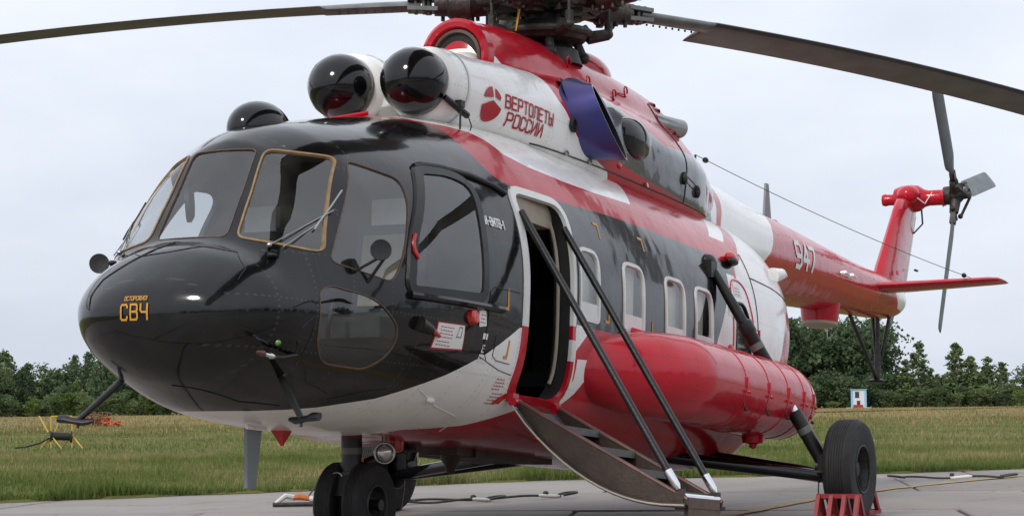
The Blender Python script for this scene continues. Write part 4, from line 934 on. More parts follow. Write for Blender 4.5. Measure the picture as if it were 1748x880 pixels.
for deg, kd, ptc in BL:
    a = math.radians(deg); d = Vector((math.cos(a), math.sin(a), 0)); le = Vector((math.sin(a), -math.cos(a), 0)); H = Vector((RX,0,RZ)); zz = Vector((0,0,1))
    bl = empty('blade_assembly', mr)
    mb = MB(); mb.beam(H+d*.20, H+d*.48, .26, .20); mb.tube([H+d*.30+zz*-.13, H+d*.30+zz*.13], .10, 14); mb.tube([H+d*.46+le*-.15, H+d*.46+le*.15], .085, 14); mb.tube([H+d*.44, H+d*.60, H+d*.62, H+d*.80, H+d*.82, H+d*.93], [.10,.115,.135,.125,.105,.10], 18)
    mb.tube([H+d*.62+zz*-.15, H+d*.62+zz*.05], .035, 8); mb.ball(H+d*.74+zz*-.12, .045, 10, 8)
    for q in (.56, .66, .76, .86): mb.tube([H+d*q+le*.06+zz*-.135, H+d*q+le*.06+zz*-.09], .018, 6)
    RW(mb).build('hinge_housing', 'grease', bl, angle=40)
    mb = MB(); mb.tube([H+d*.55+le*-.16, H+d*.28+le*-.27], [.05,.04], 10); mb.tube([H+d*.28+le*-.27, H+d*.14+le*-.25], .06, 10); RW(mb).build('drag_damper', 'rotor_metal', bl)
    mb = MB(); j = H+d*.48+le*.30; mb.beam(H+d*.66, j+zz*-.02, .07, .08, taper=.7); mb.tube([j+zz*-.02, j+zz*-.20], .016, 8); mb.tube([j+zz*-.16, j+zz*-.25], .035, 10); mb.ball(j+zz*-.27, .042, 10, 8); mb.tube([j+zz*-.27, H+d*.34+le*.22+zz*-.30, H+d*.30+le*.16+zz*-.22], [.05,.06,.055], 10); RW(mb).build('pitch_link', 'rotor_metal', bl)
    mb = MB()
    for s_ in (-1, 1): mb.beam(H+d*.90+zz*(s_*.05), H+d*1.16+zz*(s_*.042), .20, .035)
    mb.tube([H+d*.98+zz*-.09, H+d*.98+zz*.09], .03, 8)
    for q in (1.02, 1.09):
        for s_ in (-.055, .055): mb.tube([H+d*q+le*s_+zz*-.075, H+d*q+le*s_+zz*.075], .016, 6)
    RW(mb).build('blade_grip', 'blade_steel', bl)
    # blade: steel root, then rib pockets out to the tip, drooping under its weight
    p_ = math.radians(ptc); S_ = le*math.cos(p_) + zz*math.sin(p_); N_ = -le*math.sin(p_) + zz*math.cos(p_); V = []; mi = []; n = 16
    st = [(1.05,.085,.085,.048),(1.5,.09,.10,.048),(1.86,.10,.115,.044),(1.88,.12,.34,.036),(1.90,.13,.39,.034)] + [(r, .13, .39, .032) for r in np.linspace(2.3, 10.3, 24)] + [(10.55,.12,.37,.02),(10.64,.05,.33,.005)]
    for r, f_, b_, th in st:
        c0 = H + d*r - zz*(kd*r*r)
        for j in range(n):
            t = 2*math.pi*j/n; c_ = math.cos(t); x_ = f_ if c_ > 0 else b_
            V.append(c0 + S_*(c_*x_) + N_*(th*math.sin(t)*(1 if c_ > 0 else (1-abs(c_))**.35)))
    Fc = [(k*n+j, k*n+(j+1) % n, (k+1)*n+(j+1) % n, (k+1)*n+j) for k in range(len(st)-1) for j in range(n)]
    mb = MB(); mb.add(V, Fc + [tuple(range(n))[::-1], tuple(range((len(st)-1)*n, len(st)*n))])
    for i, f in enumerate(mb.f[:len(Fc)]):
        k, j = divmod(i, n); mb.mi[i] = 2 if k < 3 else (1 if j in (0, 1, 14, 15) else 0)
    RW(mb).build('rotor_blade', ['blade_grey','blade_edge','blade_steel'], bl, angle=60)
    for q in np.arange(1.14, 1.80, .075): RW(MB().ball(H+d*q-zz*(kd*q*q+.045)+le*-.07, .011, 8, 6)).build('root_bolt', 'rotor_dark', bl)
mb = MB(); mb.tube([(RX-.42,.06,RZ+.05),(RX-.40,.03,RZ-.12),(RX-.43,.05,RZ-.3)], [.012,.03,.02], 6, flat=.3); RW(mb).build('orange_ribbon', 'sign_yellow', mr)

# landing gear (built upright in the world) --------------------------------
def wheel(par, c, R, w, hub, n=48):
    c = Vector(c); rim = R*hub
    prof = [(rim,-w*.42),(R*.78,-w*.49),(R*.92,-w*.45),(R*.985,-w*.30)]
    for q in np.linspace(-.24, .24, 7):
        prof += [(R, w*(q-.025)), (R, w*(q+.025)), (R*.988, w*(q+.03)), (R*.988, w*(q+.045))]
    prof += [(R*.985,w*.32),(R*.92,w*.45),(R*.78,w*.49),(rim,w*.42)]
    prof = [prof[0]] + sorted(prof[1:-1], key=lambda t: t[1]) + [prof[-1]]
    mb = MB(); mb.lathe(prof, c, (0,1,0), n, cap=False); mb.xf(w2h).build('tyre', 'rubber', par, angle=40)
    mb = MB(); mb.lathe([(rim*1.02,-w*.44),(rim*.98,-w*.40),(rim*.90,-w*.05),(rim*.55,-w*.0),(rim*.34,-w*.10),(rim*.30,-w*.26),(.0,-w*.28)], c, (0,1,0), 32, cap=False); mb.lathe([(rim*1.02,w*.44),(rim*.98,w*.40),(rim*.90,w*.22),(rim*.3,w*.2),(.0,w*.25)], c, (0,1,0), 32, cap=False); mb.xf(w2h).build('rim', 'rotor_dark', par)
    mb = MB(); mb.torus(c+Vector((0,-w*.43,0)), (0,1,0), rim*.985, .009, 40, 8); mb.xf(w2h).build('rim_flange', 'rotor_metal', par)
    for k in range(8):
        a = 2*math.pi*k/8; mb = MB(); mb.tube([c+Vector((math.cos(a)*rim*.66, -w*.045, math.sin(a)*rim*.66)), c+Vector((math.cos(a)*rim*.66, -w*.02, math.sin(a)*rim*.66))], rim*.13, 10); mb.xf(w2h).build('wheel_hole', 'soot_and_hole_shade', par)  # dark plug painting the shade inside a wheel hole
for sd_ in (-1, 1):
    g = empty('main_landing_gear', heli); c = Vector((6.43, sd_*2.27, .412)); wheel(g, c, .425, .27, .48)
    top = h2w((6.02, sd_*1.16, 2.36)); ax_ = Vector((6.42, sd_*2.02, .50)); L_ = (ax_-top)
    def at_(t): return top + L_*t
    mb = MB(); mb.tube([at_(.0), at_(.06), at_(.14), at_(.30), at_(.31), at_(.36), at_(.37), at_(.62), at_(.63)], [.03,.036,.042,.048,.072,.072,.06,.06,.054], 18); mb.xf(w2h).build('shock_strut', 'satin_black', g)
    mb = MB(); mb.tube([at_(.62), at_(.77)], .040, 16); mb.xf(w2h).build('strut_piston', 'chrome', g)
    mb = MB(); mb.tube([at_(.76), at_(.765), at_(1.0)], [.052,.064,.060], 16); mb.xf(w2h).build('lower_cylinder', 'satin_black', g)
    mb = MB(); mb.tube([at_(.415), at_(.445)], .0615, 16); mb.tube([at_(.84), at_(.87)], .0655, 16); mb.xf(w2h).build('data_plate', 'tread_grey', g)
    mb = MB(); t0 = top+Vector((0,-sd_*.02,0)); mb.ball(t0+Vector((.02,0,.02)), (.10,.07,.06), 12, 8); mb.box(t0+Vector((-.03,sd_*.03,-.06)), (.14,.10,.14)); mb.tube([t0+Vector((0,0,-.05)), t0+Vector((-.03,sd_*.02,-.40))], [.03,.022], 8); mb.tube([t0+Vector((.05,sd_*.05,-.3)), t0+Vector((-.03,sd_*.05,-.36)), t0+Vector((-.05,sd_*.02,-.5))], .009, 6); mb.xf(w2h).build('strut_bracket', 'satin_black', g)
    mb = MB(); e_ = Vector((6.43, sd_*2.12, .345)); mb.tube([Vector((6.70, sd_*.42, .56)), e_], [.075,.062], 16); mb.xf(w2h).build('lower_strut', 'black_paint', g)
    mb = MB(); mb.tube([Vector((5.75, sd_*.45, .58)), e_+Vector((-.05,0,0))], [.06,.05], 14); mb.xf(w2h).build('forward_strut', 'black_paint', g)
    mb = MB(); mb.tube([Vector((6.43, sd_*1.98, .43)), c], .065, 14); mb.box((6.43, sd_*2.06, .42), (.16,.10,.24)); mb.xf(w2h).build('axle', 'satin_black', g)
    mb = MB(); mb.tube([Vector((6.35, sd_*2.02, .36)), Vector((6.33, sd_*2.02, .2)), Vector((6.3, sd_*2.04, .02)), Vector((6.24, sd_*2.06, .012))], .006, 6); mb.xf(w2h).build('grounding_wire', 'satin_black', g)
    mb = MB(); mb.box((6.9, sd_*.45, .62), (.2,.16,.14)); mb.box((5.72, sd_*.45, .62), (.2,.16,.14)); mb.xf(w2h).build('hinge_bracket', 'satin_black', g)
ng = empty('nose_landing_gear', heli); NX = 1.92
for sd_ in (-1, 1): wheel(ng, (NX+.04, sd_*.115, .295), .30, .150, .46, 40)
mb = MB(); mb.tube([(NX,0,.80),(NX,0,.60)], .075, 16); mb.tube([(NX,0,.60),(NX,0,.52)], .085, 16); mb.tube([(NX,0,.52),(NX,0,.30)], .06, 14); mb.tube([(NX+.03,-.22,.295),(NX+.03,.22,.295)], .04, 10); mb.xf(w2h).build('nose_strut', 'satin_black', ng)
mb = MB(); mb.tube([(NX,0,.655),(NX,0,.70)], .0765, 16); mb.xf(w2h).build('strut_collar', 'tread_grey', ng)
mb = MB(); mb.beam((NX-.10,0,.50), (NX-.16,0,.36), .10, .035, upv=(1,0,0)); mb.beam((NX-.16,0,.36), (NX-.06,0,.24), .08, .03, upv=(1,0,0)); mb.box((NX-.08,0,.42), (.06,.14,.22)); mb.xf(w2h).build('torque_link', 'satin_black', ng)
mb = MB(); mb.torus((NX-.13,.05,.485), (.9,.44,.1), .042, .006, 24, 8); mb.xf(w2h).build('tow_ring', 'steel', ng)
mb = MB(); mb.tube([(NX+.05,0,.56),(NX+.75,-.06,.70)], .035, 10); mb.tube([(NX+.72,-.15,.70),(NX+.72,.10,.71)], .05, 10); mb.xf(w2h).build('drag_brace', 'satin_black', ng)
mb = MB(); mb.beam((NX-.12,-.06,.32), (NX-.10,-.05,.20), .05, .012, upv=(1,0,0)); mb.tube([(NX-.14,-.09,.36),(NX-.15,-.11,.22)], .006, 6); mb.xf(w2h).build('steering_tab', 'tread_grey', ng)
mb = MB(); mb.box((NX+.02,-.075,.59), (.02,.01,.08)); mb.xf(w2h).build('orange_tag', 'sign_yellow', ng)
# landing light and beacon under the nose
mb = MB(); mb.lathe([(.0,0),(.045,.01),(.068,.035),(.072,.05),(.06,.11),(.0,.12)], w2h((2.0,-.22,.655)), (.9,.44,.12), 24); mb.build('landing_light', 'lamp_glass', heli)
mb = MB(); mb.tube([w2h((2.02,-.21,.66)), w2h((2.04,-.20,.76))], .02, 8); mb.torus(w2h((2.012,-.214,.658)), (.9,.44,.12), .072, .008); mb.build('light_bracket', 'steel', heli)
mb = MB(); mb.lathe([(.0,-.09),(.045,-.085),(.06,-.06),(.062,-.01),(.07,0),(.07,.02)], (2.36,-.16,.615), (0,0,1), 20); mb.build('beacon', 'signal_red', heli)

# outboard fuel tanks ---------------------------------------------------
for sd_ in (-1, 1):
    ys = sd_*1.46; r = .345
    TK = Loft([[3.24,.04,1.25,1.20,1.15,2,2,sd_*1.13],[3.42,.16,1.39,1.205,1.02,2,2,sd_*1.18],[3.7,.255,1.49,1.21,.92,2,2,sd_*1.28],[4.1,.335,1.55,1.22,.882,2,2,sd_*1.41],[4.5,.375,1.565,1.22,.875,2.1,2.1,ys],
      [6.75,.375,1.565,1.22,.875,2.1,2.1,ys],[7.05,.335,1.53,1.22,.91,2,2,ys],[7.3,.25,1.455,1.22,.985,2,2,ys],[7.45,.14,1.36,1.22,1.08,2,2,ys],[7.5,.02,1.24,1.22,1.20,2,2,ys]])
    xs = np.concatenate([[3.24,3.245,3.255,3.27,3.30,3.34,3.38], np.arange(3.42,7.3,.06), [7.3,7.35,7.4,7.44,7.465,7.485,7.495,7.5]])
    tk, _ = skin('fuel_tank', TK, TK.shell(xs, 64), [], [], ['red_paint'], heli)
    th = np.linspace(0, 2*np.pi, 64, endpoint=False)
    for x in (5.15, 5.70, 6.20, 6.62, 6.92):
        V = []; w = .022
        for dx, l in ((-w,.0),(-w*.8,.005),(w*.8,.005),(w,.0)):
            P = TK.ring(x+dx, th); P = P + grad(TK, P)*l; V.append(P)
        n = 64; o = MB().add(np.concatenate(V), [(k*n+j, k*n+(j+1) % n, (k+1)*n+(j+1) % n, (k+1)*n+j) for k in range(3) for j in range(n)]).build('tank_strap', 'red_paint', tk)
        for za in (-.02, -.42):
            P = TK.ring(x, np.array([math.pi-za if sd_ < 0 else za]))[0]; mb = MB(); mb.beam(P+np.array([0,sd_*.006,.07]), P+np.array([0,sd_*.006,-.02]), .024, .012, upv=(0,1,0)); mb.ball(P+np.array([0,sd_*.02,-.05]), .016, 8, 6); mb.build('strap_buckle', 'red_paint' if za > -.2 else 'rotor_dark', tk)
    mb = MB(); mb.lathe([(.0,.06),(.10,.055),(.13,.03),(.14,-.05)], (4.95, sd_*1.33, 1.535), (0,sd_*.35,1), 24); mb.build('filler_cap', 'red_paint', tk)
    mb = MB(); mb.lathe([(.0,.06),(.14,.055),(.16,.02),(.16,-.08)], (5.95, sd_*1.32, 1.535), (0,sd_*.35,1), 24); mb.build('filler_cap', 'red_paint', tk)
    mb = MB(); mb.lathe([(.0,.05),(.07,.045),(.09,.02),(.09,-.05)], (4.15, sd_*1.30, 1.53), (0,sd_*.35,1), 20); mb.build('filler_cap', 'red_paint', tk)
    mb = MB(); mb.lathe([(.0,-.13),(.03,-.12),(.035,-.09),(.09,-.08),(.10,-.02),(.11,.04)], (6.35, ys, .90), (0,0,1), 18); mb.build('drain_fitting', 'red_paint', tk)

# folding stair door -----------------------------------------------------
sr_ = empty('stair_door', heli)
yt, zt, yb, zb = -1.17, .875, -2.46, .20
def sp(t): return Vector((0, yt+(yb-yt)*t, zt+(zb-zt)*t))
def low(t): return Vector((0, yt+(yb-yt)*t-.03*math.sin(math.pi*t), zt+(zb-zt)*t-.05-.25*math.sin(math.pi*min(1, t*1.02))**.8*(1-.25*t)))
T_ = np.linspace(0, 1, 15)
for x in (2.27, 2.93):
    poly = [sp(t) for t in T_] + [low(t)+Vector((0,0,.02)) for t in T_[::-1]]
    mb = MB(); mb.prism(poly, (x-.014,0,0), (x+.014,0,0)); mb.build('stringer', 'stair_brown', sr_, smooth=False)
    mb = MB(); mb.tube([sp(t)+Vector((x,0,.006)) for t in T_], .017, 8); mb.build('stringer_edge', 'stair_edge', sr_)
    mb = MB(); mb.beam(sp(.96)+Vector((x,0,-.10)), sp(.96)+Vector((x,0,.05)), .06, .05); mb.build('end_post', 'stair_brown', sr_)
V = []
for t in T_: V += [low(t)+Vector((2.21,0,.03)), low(t)+Vector((2.22,0,0)), low(t)+Vector((2.99,0,0)), low(t)+Vector((3.0,0,.03))]
n = 4; mb = MB(); mb.add(V, [(k*4+j, k*4+j+1, (k+1)*4+j+1, (k+1)*4+j) for k in range(len(T_)-1) for j in range(3)]); mb.build('door_skin', 'cabin_grey', sr_)
mb = MB(); mb.tube([low(t)+Vector((2.205,0,.014)) for t in T_], .007, 8); mb.build('skin_edge', 'beige', sr_)
for t in (.20, .42, .64, .86):
    c = sp(t); mb = MB(); mb.box(c+Vector((2.60,.02,-.045)), (.64,.20,.03)); mb.box(c+Vector((2.60,-.085,-.055)), (.64,.02,.05)); mb.build('tread', 'tread_grey', sr_, smooth=False)
mb = MB(); mb.tube([sp(.975)+Vector((2.27,0,.01)), sp(.975)+Vector((2.93,0,.01))], .022, 10); mb.build('end_rod', 'chrome', sr_)
mb = MB(); mb.box((2.60,-2.44,.155), (.60,.03,.12)); mb.build('kick_plate', 'seal_tan', sr_)
for a, b in ((Vector((2.27,-1.17,2.22)), sp(.955)+Vector((2.25,0,.04))), (Vector((2.95,-1.19,2.20)), sp(.955)+Vector((2.95,0,.04)))):
    mb = MB(); mb.tube([a, a.lerp(b,.94)], .026, 14); mb.build('support_rod', 'satin_black', sr_)
    mb = MB(); mb.tube([a.lerp(b,.935), a.lerp(b,.985), b], [.031,.030,.016], 12); mb.build('rod_end', 'chrome', sr_)
for x in (2.26, 2.94):
    mb = MB(); mb.tube([(x-.05,-1.165,.87),(x+.05,-1.165,.87)], .032, 12); mb.box((x,-1.14,.90), (.09,.06,.06)); mb.build('hinge', 'red_paint', sr_)
mb = MB(); mb.tube([low(.36)+Vector((2.5,0,-.02)), low(.5)+Vector((2.5,-.04,-.02))], .014, 8); mb.build('skin_handle', 'satin_black', sr_)

# mirrors, wipers, probes, aerials -----------------------------------------
for sd_ in (-1, 1):
    c = Vector((.44, sd_*1.09, 1.69)); f = Vector((-.86, -.48, .0)); mbm = empty('mirror', heli)
    mb = MB(); mb.lathe([(.0,.035),(.05,.02),(.068,-.005),(.066,-.02),(.0,-.012)], c, (-f), 24); mb.build('mirror_head', 'satin_black', mbm)
    b0 = Vector(drape(FUS, [(.42,1.56)], 'y', sd_, 0)[0]); b1 = Vector(drape(FUS, [(.50,1.50)], 'y', sd_, 0)[0])
    mb = MB(); mb.tube([b0, c+Vector((.03,0,-.03))], .009, 6); mb.tube([b1, c+Vector((.04,0,-.05)), c+Vector((.02,0,.03))], .011, 6); mb.build('mirror_arm', 'satin_black', mbm)
    wp = empty('wiper', heli); q = drape(FUS, [(sd_*.56,1.665),(sd_*.76,1.94),(sd_*.755,2.09),(sd_*.725,1.80),(sd_*.63,1.655)], 'x', 0, .022)
    mb = MB(); mb.tube([q[0], q[1]], .0045, 6); mb.tube([q[4], q[1]+np.array([0,-sd_*.02,-.03])], .0045, 6); mb.ball(q[0], .018, 8, 6); mb.build('wiper_arm', 'steel', wp)
    k = drape(FUS, [(sd_*(.755-.03*t), 2.09-.29*t) for t in np.linspace(0,1,6)], 'x', 0, .012); mb = MB(); mb.tube(list(k), .006, 6); mb.build('wiper_blade', 'steel' if sd_ < 0 else 'satin_black', wp)
    q = drape(FUS, [(sd_*.60,1.60)], 'x', 0, .012)[0]; MB().ball(q, (.03,.035,.018), 10, 8).build('wiper_motor', 'satin_black', wp)
    # whisker aerial on the chin
    an = empty('chin_aerial', heli); k0, k1, k2 = Vector((.12,sd_*.64,.93)), Vector((.10,sd_*.61,.86)), Vector((-.03,sd_*.84,.60))
    mb = MB(); mb.tube([Vector(drape(FUS,[(.02,1.08)],'y',sd_,.004)[0]), k0, k1], [.012,.018,.024], 8); mb.tube([k1, k2], [.026,.019], 10); mb.build('aerial_arm', 'satin_black', an)
    mb = MB(); mb.tube([k2+Vector((.03,-sd_*.10,.0)), k2+Vector((.01,-sd_*.04,-.01)), k2+Vector((-.01,sd_*.05,.0)), k2+Vector((-.015,sd_*.09,.01)), k2+Vector((-.02,sd_*.14,.01))], [.016,.028,.024,.034,.03], 10, flat=.75); mb.tube([k2, k2+Vector((0,0,-.05))], .01, 6); mb.build('aerial_head', 'satin_black', an)
mb = MB(); q = Vector(drape(FUS, [(-.09,1.0)], 'y', -1, .05)[0]); d = Vector((-.9,-.10,.02)); base = Vector(drape(FUS, [(.06,1.0)], 'y', -1, .0)[0])
pt = empty('pitot_probe', heli)
mb.tube([base, q+Vector((0,-.02,0)), q+d*.06], [.014,.013,.013], 10); mb.build('pitot_stem', 'satin_black', pt)
mb = MB(); mb.tube([q+d*.05, q+d*.07, q+d*.12, q+d*.13, q+d*.22], [.014,.019,.019,.014,.014], 12); mb.build('pitot_tube', 'chrome', pt)
mb = MB(); mb.tube([q+d*.215, q+d*.225, q+d*.29, q+d*.33], [.014,.022,.014,.002], 12); mb.build('pitot_tip', 'sign_yellow' if False else 'stair_edge', pt)
MB().ball(drape(FUS, [(-.12,1.06)], 'y', -1, .004)[0], (.02,.02,.02), 12, 8).build('nav_light', 'green_lens', heli)
mb = MB(); mb.prism([(.64,-.013,.62),(.82,-.013,.62),(.77,-.013,.20),(.67,-.013,.20)], (0,0,0), (0,.026,0)); mb.build('belly_blade_aerial', 'grey_antenna', heli)
mb = MB(); mb.tube([(.62,0,.617),(.85,0,.617)], .05, 12, flat=.3); mb.build('aerial_base', 'white_paint', heli)
mb = MB(); mb.add([(1.02,-.05,.60),(1.13,-.05,.60),(1.13,.05,.60),(1.02,.05,.60),(1.09,-.01,.50),(1.10,.0,.50),(1.09,.01,.50)], [(0,1,2,3),(0,4,1),(1,4,5),(1,5,2),(2,5,6),(2,6,3),(3,6,0),(0,6,4),(4,6,5)]); mb.build('drain_flag', 'red_plastic', heli)
mb = MB(); mb.box((3.95,-.02,.605), (1.05,.5,.12)); mb.box((3.3,-.1,.60), (.3,.3,.10)); mb.box((4.7,-.05,.60), (.4,.35,.08)); mb.build('belly_equipment_box', 'stair_brown', heli, smooth=False)
mb = MB(); mb.lathe([(.09,0),(.08,-.10),(.05,-.14),(.03,-.2)], (3.30,-.12,.62), (0,0,1), 14); mb.build('belly_valve', 'stair_brown', heli)
for sd_ in (-1, 1):
    mb = MB(); mb.ball(drape(FUS, [(6.62,2.475)], 'y', sd_, .035)[0], (.10,.045,.05), 16, 10); mb.build('side_light', 'signal_red', heli)
    mb = MB(); q = drape(FUS, [(6.62,2.44)], 'y', sd_, .03)[0]; mb.ball(q, (.105,.05,.04), 16, 10); mb.build('side_light_housing', 'satin_black', heli)
    mb = MB(); mb.ball(drape(FUS, [(1.50,.83)], 'y', sd_, .006)[0], (.055,.02,.022), 14, 8); mb.build('white_lens', 'trim_white', heli)
    mb = MB(); q = Vector(drape(FUS, [(8.35,2.56)], 'y', sd_, -.01)[0]); mb.tube([q, q+Vector((.12,sd_*.05,.03)), q+Vector((.26,sd_*.05,.03))], [.08,.055,.015], 12); mb.build('clamshell_hinge_fairing', 'white_paint', heli)
    mb = MB(); L2 = drape(FUS, [(x, 2.36-.02*(x-7)) for x in np.arange(7.05, 8.7, .1)], 'y', sd_, .002); mb.tube(list(L2), .005, 6); mb.build('clamshell_seam', 'rotor_dark', heli)
    mb = MB(); L2 = drape(FUS, [(7.05, z) for z in np.arange(1.5, 2.6, .06)], 'y', sd_, .002); mb.tube(list(L2), .005, 6); mb.build('clamshell_seam', 'rotor_dark', heli)
    mb = MB(); q = Vector(drape(FUS, [(6.90,1.86)], 'y', sd_, .0)[0]); mb.tube([q, q+Vector((.02,sd_*.06,0)), q+Vector((.02,sd_*.06,-.14)), q+Vector((0,0,-.15))], .01, 6); mb.build('hatch_handle', 'red_paint', heli)
    mb = MB(); q = drape(FUS, [(6.32,1.62)], 'y', sd_, .01)[0]; mb.ball(q, (.05,.03,.06), 12, 8); mb.build('red_cover', 'signal_red', heli)
mb = MB(); q = drape(FUS, [(1.52,1.385)], 'y', -1, .012)[0]; mb.lathe([(.0,.03),(.04,.028),(.052,.015),(.055,-.02)], q, (0,-1,.1), 10); mb.build('red_cover', 'signal_red', heli)
mb = MB(); q = Vector(drape(FUS, [(1.03,1.25)], 'y', -1, .0)[0]); mb.tube([q+Vector((-.10,-.01,.03)), q+Vector((.02,-.03,0))], [.05,.035], 12); mb.build('vent_scoop', 'satin_black', heli)
mb = MB(); mb.tube([q+Vector((.03,-.035,0)), q+Vector((.14,-.03,-.03))], [.02,.012], 8); mb.build('vent_plug', 'red_plastic', heli)
mb = MB(); L2 = drape(FUS, [(x, 1.28) for x in np.arange(-.2,.2,.05)], 'y', -1, .001)
# thin seams on the nose and service panels
def seam(pts, ax='y', side=-1, r=.004, m='satin_black', nm='panel_seam'): rail(FUS, pts, ax, side, r, .0015, n=6, step=.04).build(nm, m, fus)
seam([(1.74,1.58),(1.72,1.2),(1.80,1.12)]); seam([(1.74,1.58),(1.80,1.62),(2.14,1.62)]); seam([(1.86,1.30),(1.86,1.16),(1.92,1.13),(2.10,1.12)], r=.003, m='rotor_metal'); seam([(1.45,1.15),(1.7,1.14),(2.0,1.07),(2.16,1.05)], r=.003, m='rotor_metal'); seam([(2.08,.66),(1.95,.75),(1.6,.80),(1.3,.88)], r=.004, m='trim_white')
seam([(.0,1.16),(.1,1.25),(.1,1.0),(.3,.85),(.55,.80)], r=.0035); seam([(-.2,.80),(.1,.72),(.35,.71)], r=.004); seam([(.62,.77),(.85,.84),(1.0,.86)], r=.0035)
seam([(.42,1.66),(.2,1.60),(.0,1.62),(-.2,1.66),(-.42,1.62),(-.55,1.5),(-.55,1.42)], 'x', 0, .003); seam([(.05,1.70),(.12,1.66),(.42,1.45),(.47,1.34),(.45,1.25)], 'x', 0, .005)

# lettering and placards ------------------------------------------------------
def mark(mb, m, nm='lettering', par=None): return mb.build(nm, m, par or fus, smooth=False)
mark(lettering(COWL, 'ВЕРТОЛЕТЫ', (3.005,3.158), .092, .92, 'y', -1, .0145, .006, slope=-.04), 'sign_red', par=cowl)
mark(lettering(COWL, 'РОССИИ', (3.045,3.03), .092, 1.04, 'y', -1, .0145, .006, slope=-.02), 'sign_red', par=cowl)
# company emblem: a disc split by white rays
E0 = (2.84,3.152); RR = .128
def arc_(a0, a1): return [(E0[0]+RR*.97*math.cos(math.radians(a)), E0[1]+RR*math.sin(math.radians(a))) for a in np.linspace(a0, a1, 18)]
for P in ([(E0[0]+.015,E0[1]+.030)] + arc_(192, 352), [(E0[0]+.012,E0[1]+.052), (E0[0]-.10,E0[1]+.034)] + arc_(164, 90), [(E0[0]+.098,E0[1]+.040), (E0[0]+.036,E0[1]+.060)] + arc_(74, 30)):
    mark(sticker(COWL, P, 'y', -1, .006, step=.03), 'sign_red', 'emblem', cowl)
mark(lettering(FUS, 'СВЧ', (.150,1.172), .092, .90, 'x', 0, .0125, .006, flip=-1, gap=.30), 'sign_yellow')
mark(lettering(FUS, 'ОСТОРОЖНО!', (.128,1.290), .025, .84, 'x', 0, .004, .006, flip=-1), 'sign_yellow')
mark(lettering(FUS, 'МИ-8МТВ-1', (1.735,2.055), .058, .66, 'y', -1, .0105, .006, slope=-.02), 'sign_white')
mark(lettering(BOOM, '947', (10.44,2.955), .255, 1.35, 'y', -1, .052, .006, slope=.04, gap=.22), 'sign_white', par=boom)
mark(lettering(FUS, 'E', (1.715,1.17), .045, .8, 'y', -1, .010, .003), 'sign_white')
def plate(poly, m='sign_white', nm='placard'): return mark(sticker(FUS, poly, 'y', -1, .0025, step=.04), m, nm)
def lines(x0, z0, w, k, dz, m='sign_red', th=.006, par=None, sl=0.):
    mb = MB()
    for i in range(k):
        z = z0 - i*dz; x = x0
        while x < x0+w*random.uniform(.75, 1):
            d = random.uniform(.012, .03); P = [(x, z+sl*(x-x0)), (x+d, z+sl*(x+d-x0)), (x+d, z+th+sl*(x+d-x0)), (x, z+th+sl*(x-x0))]; mb.add(drape(FUS, P, 'y', -1, .0045), [(0,1,2,3)]); x += d+.008
    mark(mb, m, 'placard_text', par)
plate([(1.125,1.135),(1.485,1.155),(1.455,1.325),(1.135,1.318)], 'sign_red'); mark(sticker(FUS, [(1.14,1.147),(1.475,1.165),(1.447,1.318),(1.148,1.31)], 'y', -1, .004, step=.04), 'sign_white', 'placard')
lines(1.18, 1.285, .17, 4, .022); lines(1.17, 1.19, .16, 2, .022)
mb = MB(); [mb.add(drape(FUS, P, 'y', -1, .0052), [(0,1,2,3)]) for P in ([(1.37,1.23),(1.375,1.23),(1.395,1.305),(1.39,1.305)],[(1.39,1.30),(1.425,1.30),(1.425,1.306),(1.39,1.306)],[(1.42,1.24),(1.426,1.24),(1.43,1.30),(1.424,1.30)],[(1.37,1.235),(1.43,1.235),(1.43,1.24),(1.37,1.24)])]; mark(mb, 'satin_black', 'placard_drawing')
plate([(1.625,1.33),(1.715,1.345),(1.69,1.455),(1.605,1.435)]); lines(1.63, 1.41, .06, 3, .025)
plate([(1.69,1.255),(1.75,1.255),(1.75,1.295),(1.69,1.295)]); plate([(1.70,1.10),(1.80,1.10),(1.80,1.155),(1.70,1.155)]); lines(1.715, 1.125, .07, 1, .02, 'satin_black')
lines(2.02, 1.01, .10, 4, .022); lines(2.06, .915, .09, 4, .022)
mb = MB(); sticker(FUS, [(2.12,.855),(2.20,.855),(2.235,.92),(2.20,.93),(2.15,.895)], 'y', -1, .004, mb); mark(mb, 'signal_red', 'drain_mark')
def bracket(x, z, w, h, sx=1, sz=1, m='sign_yellow'):
    mb = MB(); t = .022
    for P in ([(x, z),(x+sx*w, z),(x+sx*w, z+sz*t),(x, z+sz*t)], [(x+sx*(w-t), z+sz*t),(x+sx*w, z+sz*t),(x+sx*w, z+sz*h),(x+sx*(w-t), z+sz*h)]): mb.add(drape(FUS, P, 'y', -1, .003), [(0,1,2,3)])
    mark(mb, m, 'jacking_mark')
bracket(3.52,2.335,.09,.12,1,-1); bracket(4.40,2.35,.09,.11,1,-1); bracket(1.945,1.48,.05,.15); bracket(2.00,1.15,.05,.13); bracket(3.60,1.57,.08,.14); bracket(4.46,1.565,.09,.12)
plate([(6.30,1.93),(6.42,1.93),(6.42,2.10),(6.30,2.10)]); lines(6.315, 2.06, .09, 4, .03); plate([(6.50,2.13),(6.68,2.13),(6.68,2.24),(6.50,2.24)]); lines(6.52, 2.2, .14, 3, .028)

